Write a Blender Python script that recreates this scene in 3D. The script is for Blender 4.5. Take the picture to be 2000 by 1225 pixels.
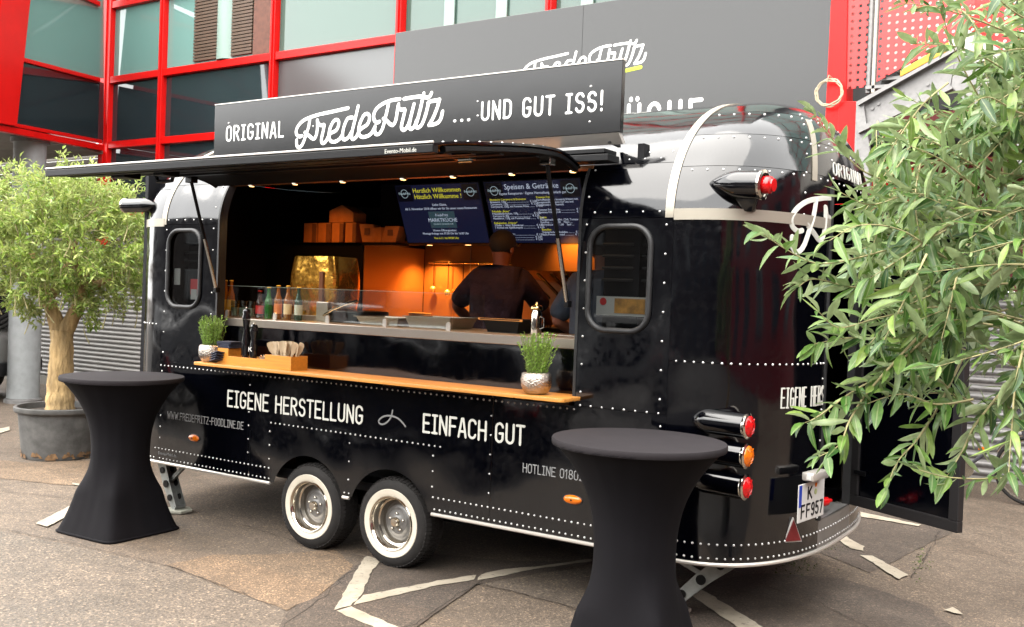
import bpy, bmesh, math, random
from mathutils import Vector, Matrix, noise

random.seed(11)
R = math.radians
scene = bpy.context.scene
for o in list(bpy.data.objects):
    bpy.data.objects.remove(o)
COL = scene.collection

# ------------------------------------------------------------------ camera
F_PX, YAW, PITCH, ROLL = 1948.0, -0.5834693, -0.0163746, 0.0367856
CAM = Vector((4.65465, -5.07976, 1.83756))
d_ = Vector((math.sin(YAW) * math.cos(PITCH), math.cos(YAW) * math.cos(PITCH), math.sin(PITCH)))
r0 = d_.cross(Vector((0, 0, 1))).normalized()
u0 = r0.cross(d_)
r_ = r0 * math.cos(ROLL) + u0 * math.sin(ROLL)
u_ = u0 * math.cos(ROLL) - r0 * math.sin(ROLL)
cam_data = bpy.data.cameras.new('camera')
cam = bpy.data.objects.new('camera', cam_data)
COL.objects.link(cam)
cam.matrix_world = Matrix(((r_.x, u_.x, -d_.x, CAM.x), (r_.y, u_.y, -d_.y, CAM.y), (r_.z, u_.z, -d_.z, CAM.z), (0, 0, 0, 1)))
cam_data.sensor_width = 36.0
cam_data.sensor_fit = 'HORIZONTAL'
cam_data.lens = 36.0 * F_PX / 2000.0
cam_data.clip_start = 0.05
cam_data.clip_end = 500
scene.camera = cam

# ------------------------------------------------------------------ sky, sun, exposure
SUN_AZ, SUN_EL = R(-150), R(62)          # azimuth clockwise from +Y
world = bpy.data.worlds.new('World')
scene.world = world
world.use_nodes = True
wn, wl = world.node_tree.nodes, world.node_tree.links
sky = wn.new('ShaderNodeTexSky')
sky.sky_type = 'NISHITA'
sky.sun_disc = False
sky.sun_elevation = SUN_EL
sky.sun_rotation = SUN_AZ
sky.dust_density = 1.0
sky.air_density = 1.0
hs = wn.new('ShaderNodeHueSaturation')
hs.inputs['Saturation'].default_value = 0.18
wl.new(sky.outputs['Color'], hs.inputs['Color'])
cloud = wn.new('ShaderNodeMix')                  # even overcast layer over the clear-sky model
cloud.data_type = 'RGBA'
cloud.inputs['Factor'].default_value = 0.88
cloud.inputs['B'].default_value = (3.7, 3.65, 3.55, 1)
wl.new(hs.outputs['Color'], cloud.inputs['A'])
wl.new(cloud.outputs['Result'], wn['Background'].inputs['Color'])
wn['Background'].inputs['Strength'].default_value = 0.15
sun_d = bpy.data.lights.new('sun', 'SUN')
sun_d.energy = 0.5
sun_d.angle = R(75)
sun_d.color = (1.0, 0.94, 0.86)
sun = bpy.data.objects.new('sun', sun_d)
COL.objects.link(sun)
sdir = Vector((math.sin(SUN_AZ) * math.cos(SUN_EL), math.cos(SUN_AZ) * math.cos(SUN_EL), math.sin(SUN_EL)))
sun.rotation_euler = sdir.to_track_quat('Z', 'Y').to_euler()
scene.view_settings.view_transform = 'Standard'
scene.view_settings.look = 'None'
scene.view_settings.gamma = 1.0
scene.view_settings.use_curve_mapping = False
scene.view_settings.exposure = 3.78

# ------------------------------------------------------------------ helpers
def W(px, py, depth):
    """world point seen at a pixel of the photograph at a given depth"""
    return CAM + (d_ + r_ * ((px - 1000) / F_PX) - u_ * ((py - 612.5) / F_PX)) * depth

def on(px, py, ax, val):
    v = d_ + r_ * ((px - 1000) / F_PX) - u_ * ((py - 612.5) / F_PX)
    return CAM + v * ((val - CAM[ax]) / v[ax])

def nmat(name):
    m = bpy.data.materials.new(name)
    m.use_nodes = True
    return m, m.node_tree.nodes, m.node_tree.links, m.node_tree.nodes['Principled BSDF']

def mat(name, col, rough=0.5, metal=0.0, ior=1.5, var=0.0, vscale=8.0, bump=0.0, bscale=40.0, bdist=0.01,
        rvar=0.0, emit=None, estr=1.0, coat=0.0, stretch=(1, 1, 1), sss=0.0, trans=0.0, sheen=0.0):
    m, n, l, b = nmat(name)
    c4 = (col[0], col[1], col[2], 1)
    b.inputs['Base Color'].default_value = c4
    b.inputs['Roughness'].default_value = rough
    b.inputs['Metallic'].default_value = metal
    b.inputs['IOR'].default_value = ior
    b.inputs['Coat Weight'].default_value = coat
    b.inputs['Transmission Weight'].default_value = trans
    b.inputs['Sheen Weight'].default_value = sheen
    if sss: b.inputs['Subsurface Weight'].default_value = sss
    if emit:
        b.inputs['Emission Color'].default_value = (*emit, 1)
        b.inputs['Emission Strength'].default_value = estr
    tc = n.new('ShaderNodeTexCoord')
    mp = n.new('ShaderNodeMapping')
    mp.inputs['Scale'].default_value = stretch
    l.new(tc.outputs['Object'], mp.inputs['Vector'])
    if var > 0 or rvar > 0:
        t = n.new('ShaderNodeTexNoise')
        t.inputs['Scale'].default_value = vscale
        t.inputs['Detail'].default_value = 6
        t.inputs['Roughness'].default_value = 0.6
        l.new(mp.outputs['Vector'], t.inputs['Vector'])
        if var > 0:
            rp = n.new('ShaderNodeValToRGB')
            rp.color_ramp.elements[0].position = 0.3
            rp.color_ramp.elements[1].position = 0.7
            rp.color_ramp.elements[0].color = tuple(max(0, c * (1 - var)) for c in col) + (1,)
            rp.color_ramp.elements[1].color = tuple(min(1, c * (1 + var)) for c in col) + (1,)
            l.new(t.outputs['Fac'], rp.inputs['Fac'])
            l.new(rp.outputs['Color'], b.inputs['Base Color'])
        if rvar > 0:
            mr = n.new('ShaderNodeMapRange')
            mr.inputs['From Min'].default_value = 0.3
            mr.inputs['From Max'].default_value = 0.7
            mr.inputs['To Min'].default_value = max(0.02, rough - rvar)
            mr.inputs['To Max'].default_value = min(1, rough + rvar)
            l.new(t.outputs['Fac'], mr.inputs['Value'])
            l.new(mr.outputs['Result'], b.inputs['Roughness'])
    if bump > 0:
        t2 = n.new('ShaderNodeTexNoise')
        t2.inputs['Scale'].default_value = bscale
        t2.inputs['Detail'].default_value = 3
        l.new(mp.outputs['Vector'], t2.inputs['Vector'])
        bp = n.new('ShaderNodeBump')
        bp.inputs['Strength'].default_value = bump
        bp.inputs['Distance'].default_value = bdist
        l.new(t2.outputs['Fac'], bp.inputs['Height'])
        l.new(bp.outputs['Normal'], b.inputs['Normal'])
    return m

def glass_mat(name, tint=(0.9, 0.95, 0.95), refl=0.12, rough=0.02, dark=0.0):
    """thin pane: see-through tinted + fresnel mirror (no refraction)"""
    m = bpy.data.materials.new(name)
    m.use_nodes = True
    n, l = m.node_tree.nodes, m.node_tree.links
    n.clear()
    out = n.new('ShaderNodeOutputMaterial')
    tr = n.new('ShaderNodeBsdfTransparent')
    tr.inputs['Color'].default_value = (*tint, 1)
    gl = n.new('ShaderNodeBsdfGlossy')
    gl.inputs['Roughness'].default_value = rough
    lw = n.new('ShaderNodeLayerWeight')
    lw.inputs['Blend'].default_value = 0.5
    pw = n.new('ShaderNodeMath'); pw.operation = 'POWER'; pw.inputs[1].default_value = 4.0
    l.new(lw.outputs['Facing'], pw.inputs[0])
    ad = n.new('ShaderNodeMath'); ad.operation = 'ADD'; ad.use_clamp = True
    ad.inputs[1].default_value = refl
    l.new(pw.outputs['Value'], ad.inputs[0])
    mx = n.new('ShaderNodeMixShader')
    l.new(ad.outputs['Value'], mx.inputs['Fac'])
    l.new(tr.outputs['BSDF'], mx.inputs[1])
    l.new(gl.outputs['BSDF'], mx.inputs[2])
    l.new(mx.outputs['Shader'], out.inputs['Surface'])
    return m

ORG = {}

def tag(o, label=None, cat=None, group=None, kind=None):
    if label: o['label'] = label
    if cat: o['category'] = cat
    if group: o['group'] = group
    if kind: o['kind'] = kind
    return o

def thing(name, label, cat, loc=(0, 0, 0), group=None):
    o = bpy.data.objects.new(name, None)
    o.empty_display_size = 0.1
    o.location = loc
    COL.objects.link(o)
    ORG[o.name] = Vector(loc)
    return tag(o, label, cat, group)

def copy_tree(o, parent=None):
    c = o.copy()
    COL.objects.link(c)
    if parent:
        c.parent = parent
    ORG[c.name] = ORG.get(o.name, Vector())
    for ch in o.children:
        copy_tree(ch, c)
    return c

class MB:
    def __init__(s):
        s.v = []; s.f = []
    def add(s, vs, fs):
        k = len(s.v)
        s.v += [Vector(p) for p in vs]
        s.f += [tuple(i + k for i in f) for f in fs]
        return s
    def box(s, x0, x1, y0, y1, z0, z1):
        return s.add([(x0, y0, z0), (x1, y0, z0), (x1, y1, z0), (x0, y1, z0), (x0, y0, z1), (x1, y0, z1), (x1, y1, z1), (x0, y1, z1)],
                     [(0, 3, 2, 1), (4, 5, 6, 7), (0, 1, 5, 4), (1, 2, 6, 5), (2, 3, 7, 6), (3, 0, 4, 7)])
    def obox(s, c, a, b, cc):
        c = Vector(c); a = Vector(a); b = Vector(b); cc = Vector(cc)
        P = [c + a * i + b * j + cc * k for k in (-1, 1) for (i, j) in ((-1, -1), (1, -1), (1, 1), (-1, 1))]
        return s.add(P, [(0, 3, 2, 1), (4, 5, 6, 7), (0, 1, 5, 4), (1, 2, 6, 5), (2, 3, 7, 6), (3, 0, 4, 7)])
    def bar(s, p, q, w, h, up=(0, 0, 1)):
        p = Vector(p); q = Vector(q); d = (q - p); L = d.length; d.normalize()
        sd = d.cross(Vector(up)); sd.normalize(); u = sd.cross(d)
        return s.obox((p + q) / 2, d * L / 2, sd * w / 2, u * h / 2)
    def prism(s, pts, off):
        pts = [Vector(p) for p in pts]; off = Vector(off); n = len(pts)
        P = pts + [p + off for p in pts]
        fs = [tuple(range(n))[::-1], tuple(range(n, 2 * n))] + [(i, (i + 1) % n, n + (i + 1) % n, n + i) for i in range(n)]
        return s.add(P, fs)
    def tube(s, path, r, n=8, closed=False, caps=True, up=None, flat=1.0):
        path = [Vector(p) for p in path]; m = len(path)
        rs = r if isinstance(r, (list, tuple)) else [r] * m
        T = []
        for i in range(m):
            if closed: t = path[(i + 1) % m] - path[i - 1]
            else: t = path[min(i + 1, m - 1)] - path[max(i - 1, 0)]
            if t.length < 1e-9: t = Vector((0, 0, 1))
            T.append(t.normalized())
        nrm = Vector(up) if up else (Vector((0, 0, 1)) if abs(T[0].z) < 0.9 else Vector((1, 0, 0)))
        vs = []; fs = []
        for i in range(m):
            if up: nrm = Vector(up)
            nn = nrm - T[i] * nrm.dot(T[i])
            if nn.length < 1e-6: nn = T[i].orthogonal()
            nn.normalize(); nrm = nn
            bb = T[i].cross(nn)
            k = 1.0
            if 0 < i < m - 1 or closed:
                a = (path[i] - path[i - 1]).normalized(); c = (path[(i + 1) % m] - path[i]).normalized()
                k = min(1.6, 1 / max(0.4, math.sqrt(max(0.0, (1 + a.dot(c)) / 2))))
            for j in range(n):
                an = 2 * math.pi * (j + 0.5) / n
                vs.append(path[i] + nn * (math.sin(an) * rs[i] * flat) + bb * (math.cos(an) * rs[i] * (k if up else 1)))
        for i in range(m if closed else m - 1):
            i2 = (i + 1) % m
            for j in range(n):
                j2 = (j + 1) % n
                fs.append((i * n + j, i * n + j2, i2 * n + j2, i2 * n + j))
        if caps and not closed:
            fs.append(tuple(range(n))[::-1]); fs.append(tuple((m - 1) * n + j for j in range(n)))
        return s.add(vs, fs)
    def lathe(s, prof, c=(0, 0, 0), n=24, ax=(0, 0, 1), start=(1, 0, 0), caps=True):
        c = Vector(c); ax = Vector(ax).normalized(); a = Vector(start); a = (a - ax * a.dot(ax)).normalized(); b = ax.cross(a)
        vs = []; fs = []; m = len(prof)
        for (r, z) in prof:
            for j in range(n):
                an = 2 * math.pi * j / n
                vs.append(c + ax * z + (a * math.cos(an) + b * math.sin(an)) * r)
        for i in range(m - 1):
            for j in range(n):
                j2 = (j + 1) % n
                fs.append((i * n + j, i * n + j2, (i + 1) * n + j2, (i + 1) * n + j))
        if caps and prof[0][0] > 1e-5: fs.append(tuple(range(n))[::-1])
        if caps and prof[-1][0] > 1e-5: fs.append(tuple((m - 1) * n + j for j in range(n)))
        return s.add(vs, fs)
    def grid(s, fn, nu, nv, closed=False):
        vs = [fn(i / nu, j / nv) for i in range(nu if closed else nu + 1) for j in range(nv + 1)]
        fs = []
        for i in range(nu):
            i2 = (i + 1) % nu if closed else i + 1
            for j in range(nv):
                fs.append((i * (nv + 1) + j, i2 * (nv + 1) + j, i2 * (nv + 1) + j + 1, i * (nv + 1) + j + 1))
        return s.add(vs, fs)
    def sphere(s, c, r, n=12, m=8, sc=(1, 1, 1)):
        c = Vector(c)
        return s.lathe([(r * math.sin(math.pi * i / m) + (1e-6 if i in (0, m) else 0), -r * math.cos(math.pi * i / m)) for i in range(m + 1)], c, n) if sc == (1, 1, 1) else \
            s.add([c + Vector((sc[0] * r * math.sin(math.pi * i / m) * math.cos(2 * math.pi * j / n), sc[1] * r * math.sin(math.pi * i / m) * math.sin(2 * math.pi * j / n), -sc[2] * r * math.cos(math.pi * i / m))) for i in range(m + 1) for j in range(n)],
                  [(i * n + j, i * n + (j + 1) % n, (i + 1) * n + (j + 1) % n, (i + 1) * n + j) for i in range(m) for j in range(n)])
    def build(s, name, material, parent=None, smooth=35, bevel=0.0, bseg=2, local=False, solid=0.0, weld=False):
        org = Vector()
        if parent is not None and not local:
            org = ORG.get(parent.name, Vector())
        me = bpy.data.meshes.new(name)
        me.from_pydata([tuple(p - org) for p in s.v], [], s.f)
        bm = bmesh.new(); bm.from_mesh(me)
        if weld or True:
            bmesh.ops.remove_doubles(bm, verts=bm.verts, dist=1e-5)
        if solid:
            bmesh.ops.solidify(bm, geom=bm.faces[:], thickness=solid)
        bmesh.ops.recalc_face_normals(bm, faces=bm.faces)
        if bevel > 0:
            es = [e for e in bm.edges if len(e.link_faces) == 2 and e.calc_face_angle(0) > R(35)]
            if es:
                bmesh.ops.bevel(bm, geom=es, offset=bevel, segments=bseg, affect='EDGES', profile=0.5, clamp_overlap=True)
        bm.to_mesh(me); bm.free()
        if smooth:
            for p in me.polygons: p.use_smooth = True
            me.set_sharp_from_angle(angle=R(smooth))
        me.materials.append(material)
        o = bpy.data.objects.new(name, me)
        COL.objects.link(o)
        if parent is not None:
            o.parent = parent
            ORG[o.name] = ORG.get(parent.name, Vector()) if not local else Vector()
        return o

def fill_poly(loops, to3d, name, material, parent, thick=None, smooth=0):
    """flat panel from 2D loops (outer + holes)"""
    bm = bmesh.new(); edges = []
    for lp in loops:
        vs = [bm.verts.new(to3d(*p)) for p in lp]
        for i in range(len(vs)):
            edges.append(bm.edges.new((vs[i], vs[(i + 1) % len(vs)])))
    bmesh.ops.triangle_fill(bm, edges=edges, use_beauty=True)
    mb = MB()
    bm.verts.index_update()
    mb.v = [v.co.copy() for v in bm.verts]
    mb.f = [tuple(v.index for v in f.verts) for f in bm.faces]
    bm.free()
    return mb.build(name, material, parent, smooth=smooth or 30, solid=thick or 0.0)

def catmull(P, n=6):
    P = [Vector((*p, 0)) if len(p) == 2 else Vector(p) for p in P]
    out = []
    for i in range(len(P) - 1):
        a = P[max(i - 1, 0)]; b = P[i]; c = P[i + 1]; d = P[min(i + 2, len(P) - 1)]
        for k in range(n):
            t = k / n
            out.append(0.5 * ((2 * b) + (c - a) * t + (2 * a - 5 * b + 4 * c - d) * t * t + (3 * b - a - 3 * c + d) * t ** 3))
    out.append(P[-1])
    return out

# ---- stroke lettering -------------------------------------------------
def arc(cx, cy, rx, ry, a0, a1, n=8):
    return [(cx + rx * math.cos(R(a0 + (a1 - a0) * i / n)), cy + ry * math.sin(R(a0 + (a1 - a0) * i / n))) for i in range(n + 1)]
CC = arc(.22, .76, .19, .24, 15, 180) + arc(.22, .24, .19, .24, 180, 345)
OO = arc(.22, .74, .19, .26, 0, 180) + arc(.22, .26, .19, .26, 180, 360) + [(.41, .74)]
GLY = {
 'A': (.46, [[(.02, 0), (.19, 1), (.27, 1), (.44, 0)], [(.08, .3), (.38, .3)]]),
 'C': (.44, [CC]),
 'D': (.45, [[(.03, 0), (.03, 1), (.18, 1)] + arc(.18, .7, .23, .3, 80, 0) + arc(.18, .3, .23, .3, 0, -80) + [(.18, 0), (.03, 0)]]),
 'E': (.42, [[(.39, 1), (.03, 1), (.03, 0), (.39, 0)], [(.03, .52), (.33, .52)]]),
 'F': (.41, [[(.39, 1), (.03, 1), (.03, 0)], [(.03, .52), (.33, .52)]]),
 'G': (.45, [CC + [(.41, .46), (.24, .46)]]),
 'H': (.45, [[(.03, 0), (.03, 1)], [(.42, 0), (.42, 1)], [(.03, .52), (.42, .52)]]),
 'I': (.32, [[(.16, 0), (.16, 1)], [(.03, 1), (.29, 1)], [(.03, 0), (.29, 0)]]),
 'K': (.45, [[(.03, 0), (.03, 1)], [(.41, 1), (.04, .42)], [(.16, .58), (.43, 0)]]),
 'L': (.38, [[(.03, 1), (.03, 0), (.36, 0)]]),
 'M': (.55, [[(.03, 0), (.03, 1), (.27, .4), (.51, 1), (.51, 0)]]),
 'N': (.46, [[(.03, 0), (.03, 1), (.42, 0), (.42, 1)]]),
 'O': (.44, [OO]),
 'P': (.43, [[(.03, 0), (.03, 1), (.2, 1)] + arc(.2, .74, .2, .26, 80, -90) + [(.03, .48)]]),
 'R': (.44, [[(.03, 0), (.03, 1), (.2, 1)] + arc(.2, .76, .2, .24, 80, -90) + [(.03, .52)], [(.2, .52), (.42, 0)]]),
 'S': (.44, [arc(.22, .76, .18, .24, 20, 270, 12) + arc(.22, .26, .19, .26, 80, -160, 12)]),
 'T': (.42, [[(.01, 1), (.41, 1)], [(.21, 1), (.21, 0)]]),
 'U': (.45, [[(.03, 1)] + arc(.225, .24, .195, .24, 180, 360) + [(.42, 1)]]),
 'W': (.58, [[(.02, 1), (.15, 0), (.29, .75), (.43, 0), (.56, 1)]]),
 'Z': (.43, [[(.03, 1), (.4, 1), (.03, 0), (.4, 0)]]),
 '0': (.44, [OO]),
 '1': (.26, [[(.03, .82), (.16, 1), (.16, 0)]]),
 '2': (.44, [arc(.21, .75, .18, .25, 165, -10) + [(.34, .5), (.03, 0), (.41, 0)]]),
 '3': (.42, [arc(.19, .76, .18, .24, 160, -80) + arc(.19, .26, .2, .26, 85, -160)]),
 '5': (.43, [[(.38, 1), (.06, 1), (.04, .56)] + arc(.2, .32, .2, .32, 120, -150)]),
 '7': (.42, [[(.03, 1), (.4, 1), (.15, 0)]]),
 '8': (.44, [arc(.22, .76, .16, .24, -90, 270, 14), arc(.22, .26, .19, .26, 90, 450, 14)]),
 '9': (.44, [arc(.22, .72, .18, .28, 0, 360, 14) + [(.4, .3)] + arc(.2, .26, .2, .26, 0, -140)]),
 '.': (.14, [[(.07, 0), (.07, .03)]]),
 '-': (.3, [[(.05, .48), (.25, .48)]]),
 '!': (.16, [[(.08, 1), (.08, .32)], [(.08, .0), (.08, .03)]]),
 'Ü': (.45, [[(.03, 1)] + arc(.225, .24, .195, .24, 180, 360) + [(.42, 1)], [(.1, 1.2), (.1, 1.22)], [(.34, 1.2), (.34, 1.22)]]),
 ' ': (.26, []),
}
def str_width(s, gap):
    return sum(GLY[c][0] for c in s) + gap * (len(s) - 1)

def stroke_text(s, u0, u1, v0, h, place, sw, gap=0.12, up=(0, -1, 0), wob=0.0):
    """letters of height h from u0 to u1 on baseline v0; place(u,v)->3D. Width is fitted."""
    mb = MB(); tot = str_width(s, gap); k = (u1 - u0) / tot; x = 0
    rnd = random.Random(5)
    for c in s:
        w, st = GLY[c]
        dz = rnd.uniform(-wob, wob)
        for pl in st:
            add_stroke(mb, [(u0 + (x + a) * k, v0 + sw / 2 + b * (h - sw) + dz * h) for a, b in pl], place, sw, up)
        x += w + gap
    return mb

def words(s, u0, u1, v0, h, place, sw, m, parent, gap=0.12, up=(0, -1, 0), wob=0.0, name='lettering'):
    tot = str_width(s, gap); k = (u1 - u0) / tot; x = 0
    for w in s.split(' '):
        ww = str_width(w, gap)
        stroke_text(w, u0 + x * k, u0 + (x + ww) * k, v0, h, place, sw, gap, up, wob).build(name, m, parent)
        x += ww + gap + GLY[' '][0] + gap

def add_stroke(mb, pl, place, sw, up, depth=0.0022):
    q = [pl[0]]
    for p in pl[1:]:
        if (p[0] - q[-1][0]) ** 2 + (p[1] - q[-1][1]) ** 2 > 1e-10: q.append(p)
    # break sharp corners so the flat tube keeps its width
    segs = [[q[0]]]
    for i in range(1, len(q)):
        segs[-1].append(q[i])
        if i < len(q) - 1:
            a = Vector((q[i][0] - q[i - 1][0], q[i][1] - q[i - 1][1])).normalized(); b = Vector((q[i + 1][0] - q[i][0], q[i + 1][1] - q[i][1])).normalized()
            if a.dot(b) < 0.75: segs.append([q[i]])
    for sg in segs:
        if len(sg) < 2: continue
        a = Vector((sg[1][0] - sg[0][0], sg[1][1] - sg[0][1])).normalized(); b = Vector((sg[-1][0] - sg[-2][0], sg[-1][1] - sg[-2][1])).normalized()
        e = sw * 0.5
        P = []; rr = []
        for t, f in ((1.0, .12), (.86, .5), (.5, .86)):
            P.append((sg[0][0] - a.x * e * t, sg[0][1] - a.y * e * t)); rr.append(e * f)
        P += sg; rr += [e] * len(sg)
        for t, f in ((.5, .86), (.86, .5), (1.0, .12)):
            P.append((sg[-1][0] + b.x * e * t, sg[-1][1] + b.y * e * t)); rr.append(e * f)
        mb.tube([place(*p) for p in P], rr, n=6, up=up, flat=depth / e)

def font_text(s, size, name, material, parent, origin, ux, uy, align='LEFT', depth=0.0006, sx=1.0):
    cu = bpy.data.curves.new('t', 'FONT')
    cu.body = s; cu.size = size; cu.align_x = align; cu.extrude = depth; cu.resolution_u = 2
    ob = bpy.data.objects.new('t', cu)
    COL.objects.link(ob)
    bpy.context.view_layer.update()
    me = bpy.data.meshes.new_from_object(ob.evaluated_get(bpy.context.evaluated_depsgraph_get()))
    bpy.data.objects.remove(ob)
    org = ORG.get(parent.name, Vector()) if parent else Vector()
    ux = Vector(ux).normalized(); uy = Vector(uy).normalized(); uz = ux.cross(uy)
    for v in me.vertices:
        v.co = Vector(origin) + ux * v.co.x * sx + uy * v.co.y + uz * v.co.z - org
    me.materials.clear(); me.materials.append(material)
    me.name = name
    o = bpy.data.objects.new(name, me)
    COL.objects.link(o)
    if parent: o.parent = parent; ORG[o.name] = org
    return o

def rrect(x0, x1, z0, z1, r, n=7):
    return [(x1 - r + r * math.cos(R(a)), z1 - r + r * math.sin(R(a))) for a in [90 * i / n for i in range(n + 1)]] + \
           [(x0 + r + r * math.cos(R(a)), z1 - r + r * math.sin(R(a))) for a in [90 + 90 * i / n for i in range(n + 1)]] + \
           [(x0 + r + r * math.cos(R(a)), z0 + r + r * math.sin(R(a))) for a in [180 + 90 * i / n for i in range(n + 1)]] + \
           [(x1 - r + r * math.cos(R(a)), z0 + r + r * math.sin(R(a))) for a in [270 + 90 * i / n for i in range(n + 1)]]

LOGO = [  # script lettering, traced as pen strokes (u right, v down)
 [(770, 228), (640, 258), (500, 288), (400, 315), (300, 355), (238, 410), (208, 470), (212, 515), (240, 538), (268, 530)],
 [(357, 335), (348, 400), (337, 450), (318, 505), (300, 560), (280, 612), (255, 648), (230, 655), (213, 630), (212, 578)],
 [(303, 493), (345, 528), (385, 560), (412, 553), (430, 500), (438, 430), (437, 362)],
 [(437, 362), (450, 402), (480, 415), (510, 412), (502, 470), (486, 540), (481, 590), (500, 610), (530, 588), (560, 530), (585, 500), (640, 470), (666, 420), (668, 375), (648, 355), (615, 370), (582, 430), (564, 500), (572, 570), (602, 594), (642, 588), (682, 560), (706, 520)],
 [(818, 330), (770, 340), (737, 400), (715, 480), (712, 550), (735, 570), (775, 545), (806, 490)],
 [(880, 210), (865, 275), (840, 380), (815, 480), (808, 545), (825, 566), (860, 540), (890, 480), (930, 440), (975, 410), (1000, 360), (1000, 310), (975, 290), (940, 310), (905, 380), (885, 460), (892, 520), (930, 542), (980, 532), (1025, 500), (1062, 430)],
 [(1330, 130), (1240, 145), (1150, 180), (1080, 235), (1050, 300), (1055, 360), (1085, 385), (1110, 375)],
 [(1212, 170), (1195, 250), (1177, 330), (1160, 400), (1140, 460), (1110, 505), (1075, 512), (1060, 480), (1062, 430)],
 [(1155, 343), (1190, 365), (1230, 405), (1260, 410), (1285, 370), (1300, 300), (1310, 230), (1318, 190)],
 [(1318, 190), (1322, 230), (1350, 246), (1386, 245), (1376, 310), (1356, 390), (1350, 440), (1370, 466), (1400, 450), (1432, 390), (1460, 290), (1486, 188)],
 [(1486, 188), (1465, 270), (1442, 370), (1434, 430), (1455, 455), (1490, 425), (1515, 360)],
 [(1592, 72), (1575, 150), (1550, 260), (1520, 370), (1505, 420), (1525, 440), (1560, 420), (1592, 360), (1618, 280), (1640, 195), (1652, 160), (1762, 138)],
 [(1762, 138), (1740, 220), (1700, 320), (1650, 412)],
 [(1650, 412), (1700, 406), (1748, 385), (1778, 340), (1796, 268)],
 [(1380, 128), (1470, 112), (1560, 103), (1630, 114), (1662, 95), (1676, 66)],
]
def logo_mesh(to_uv, place, sw, up):
    mb = MB()
    for st in LOGO:
        add_stroke(mb, [tuple(to_uv(p.x, p.y)) for p in catmull(st, 5)], place, sw, up)
    return mb
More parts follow.
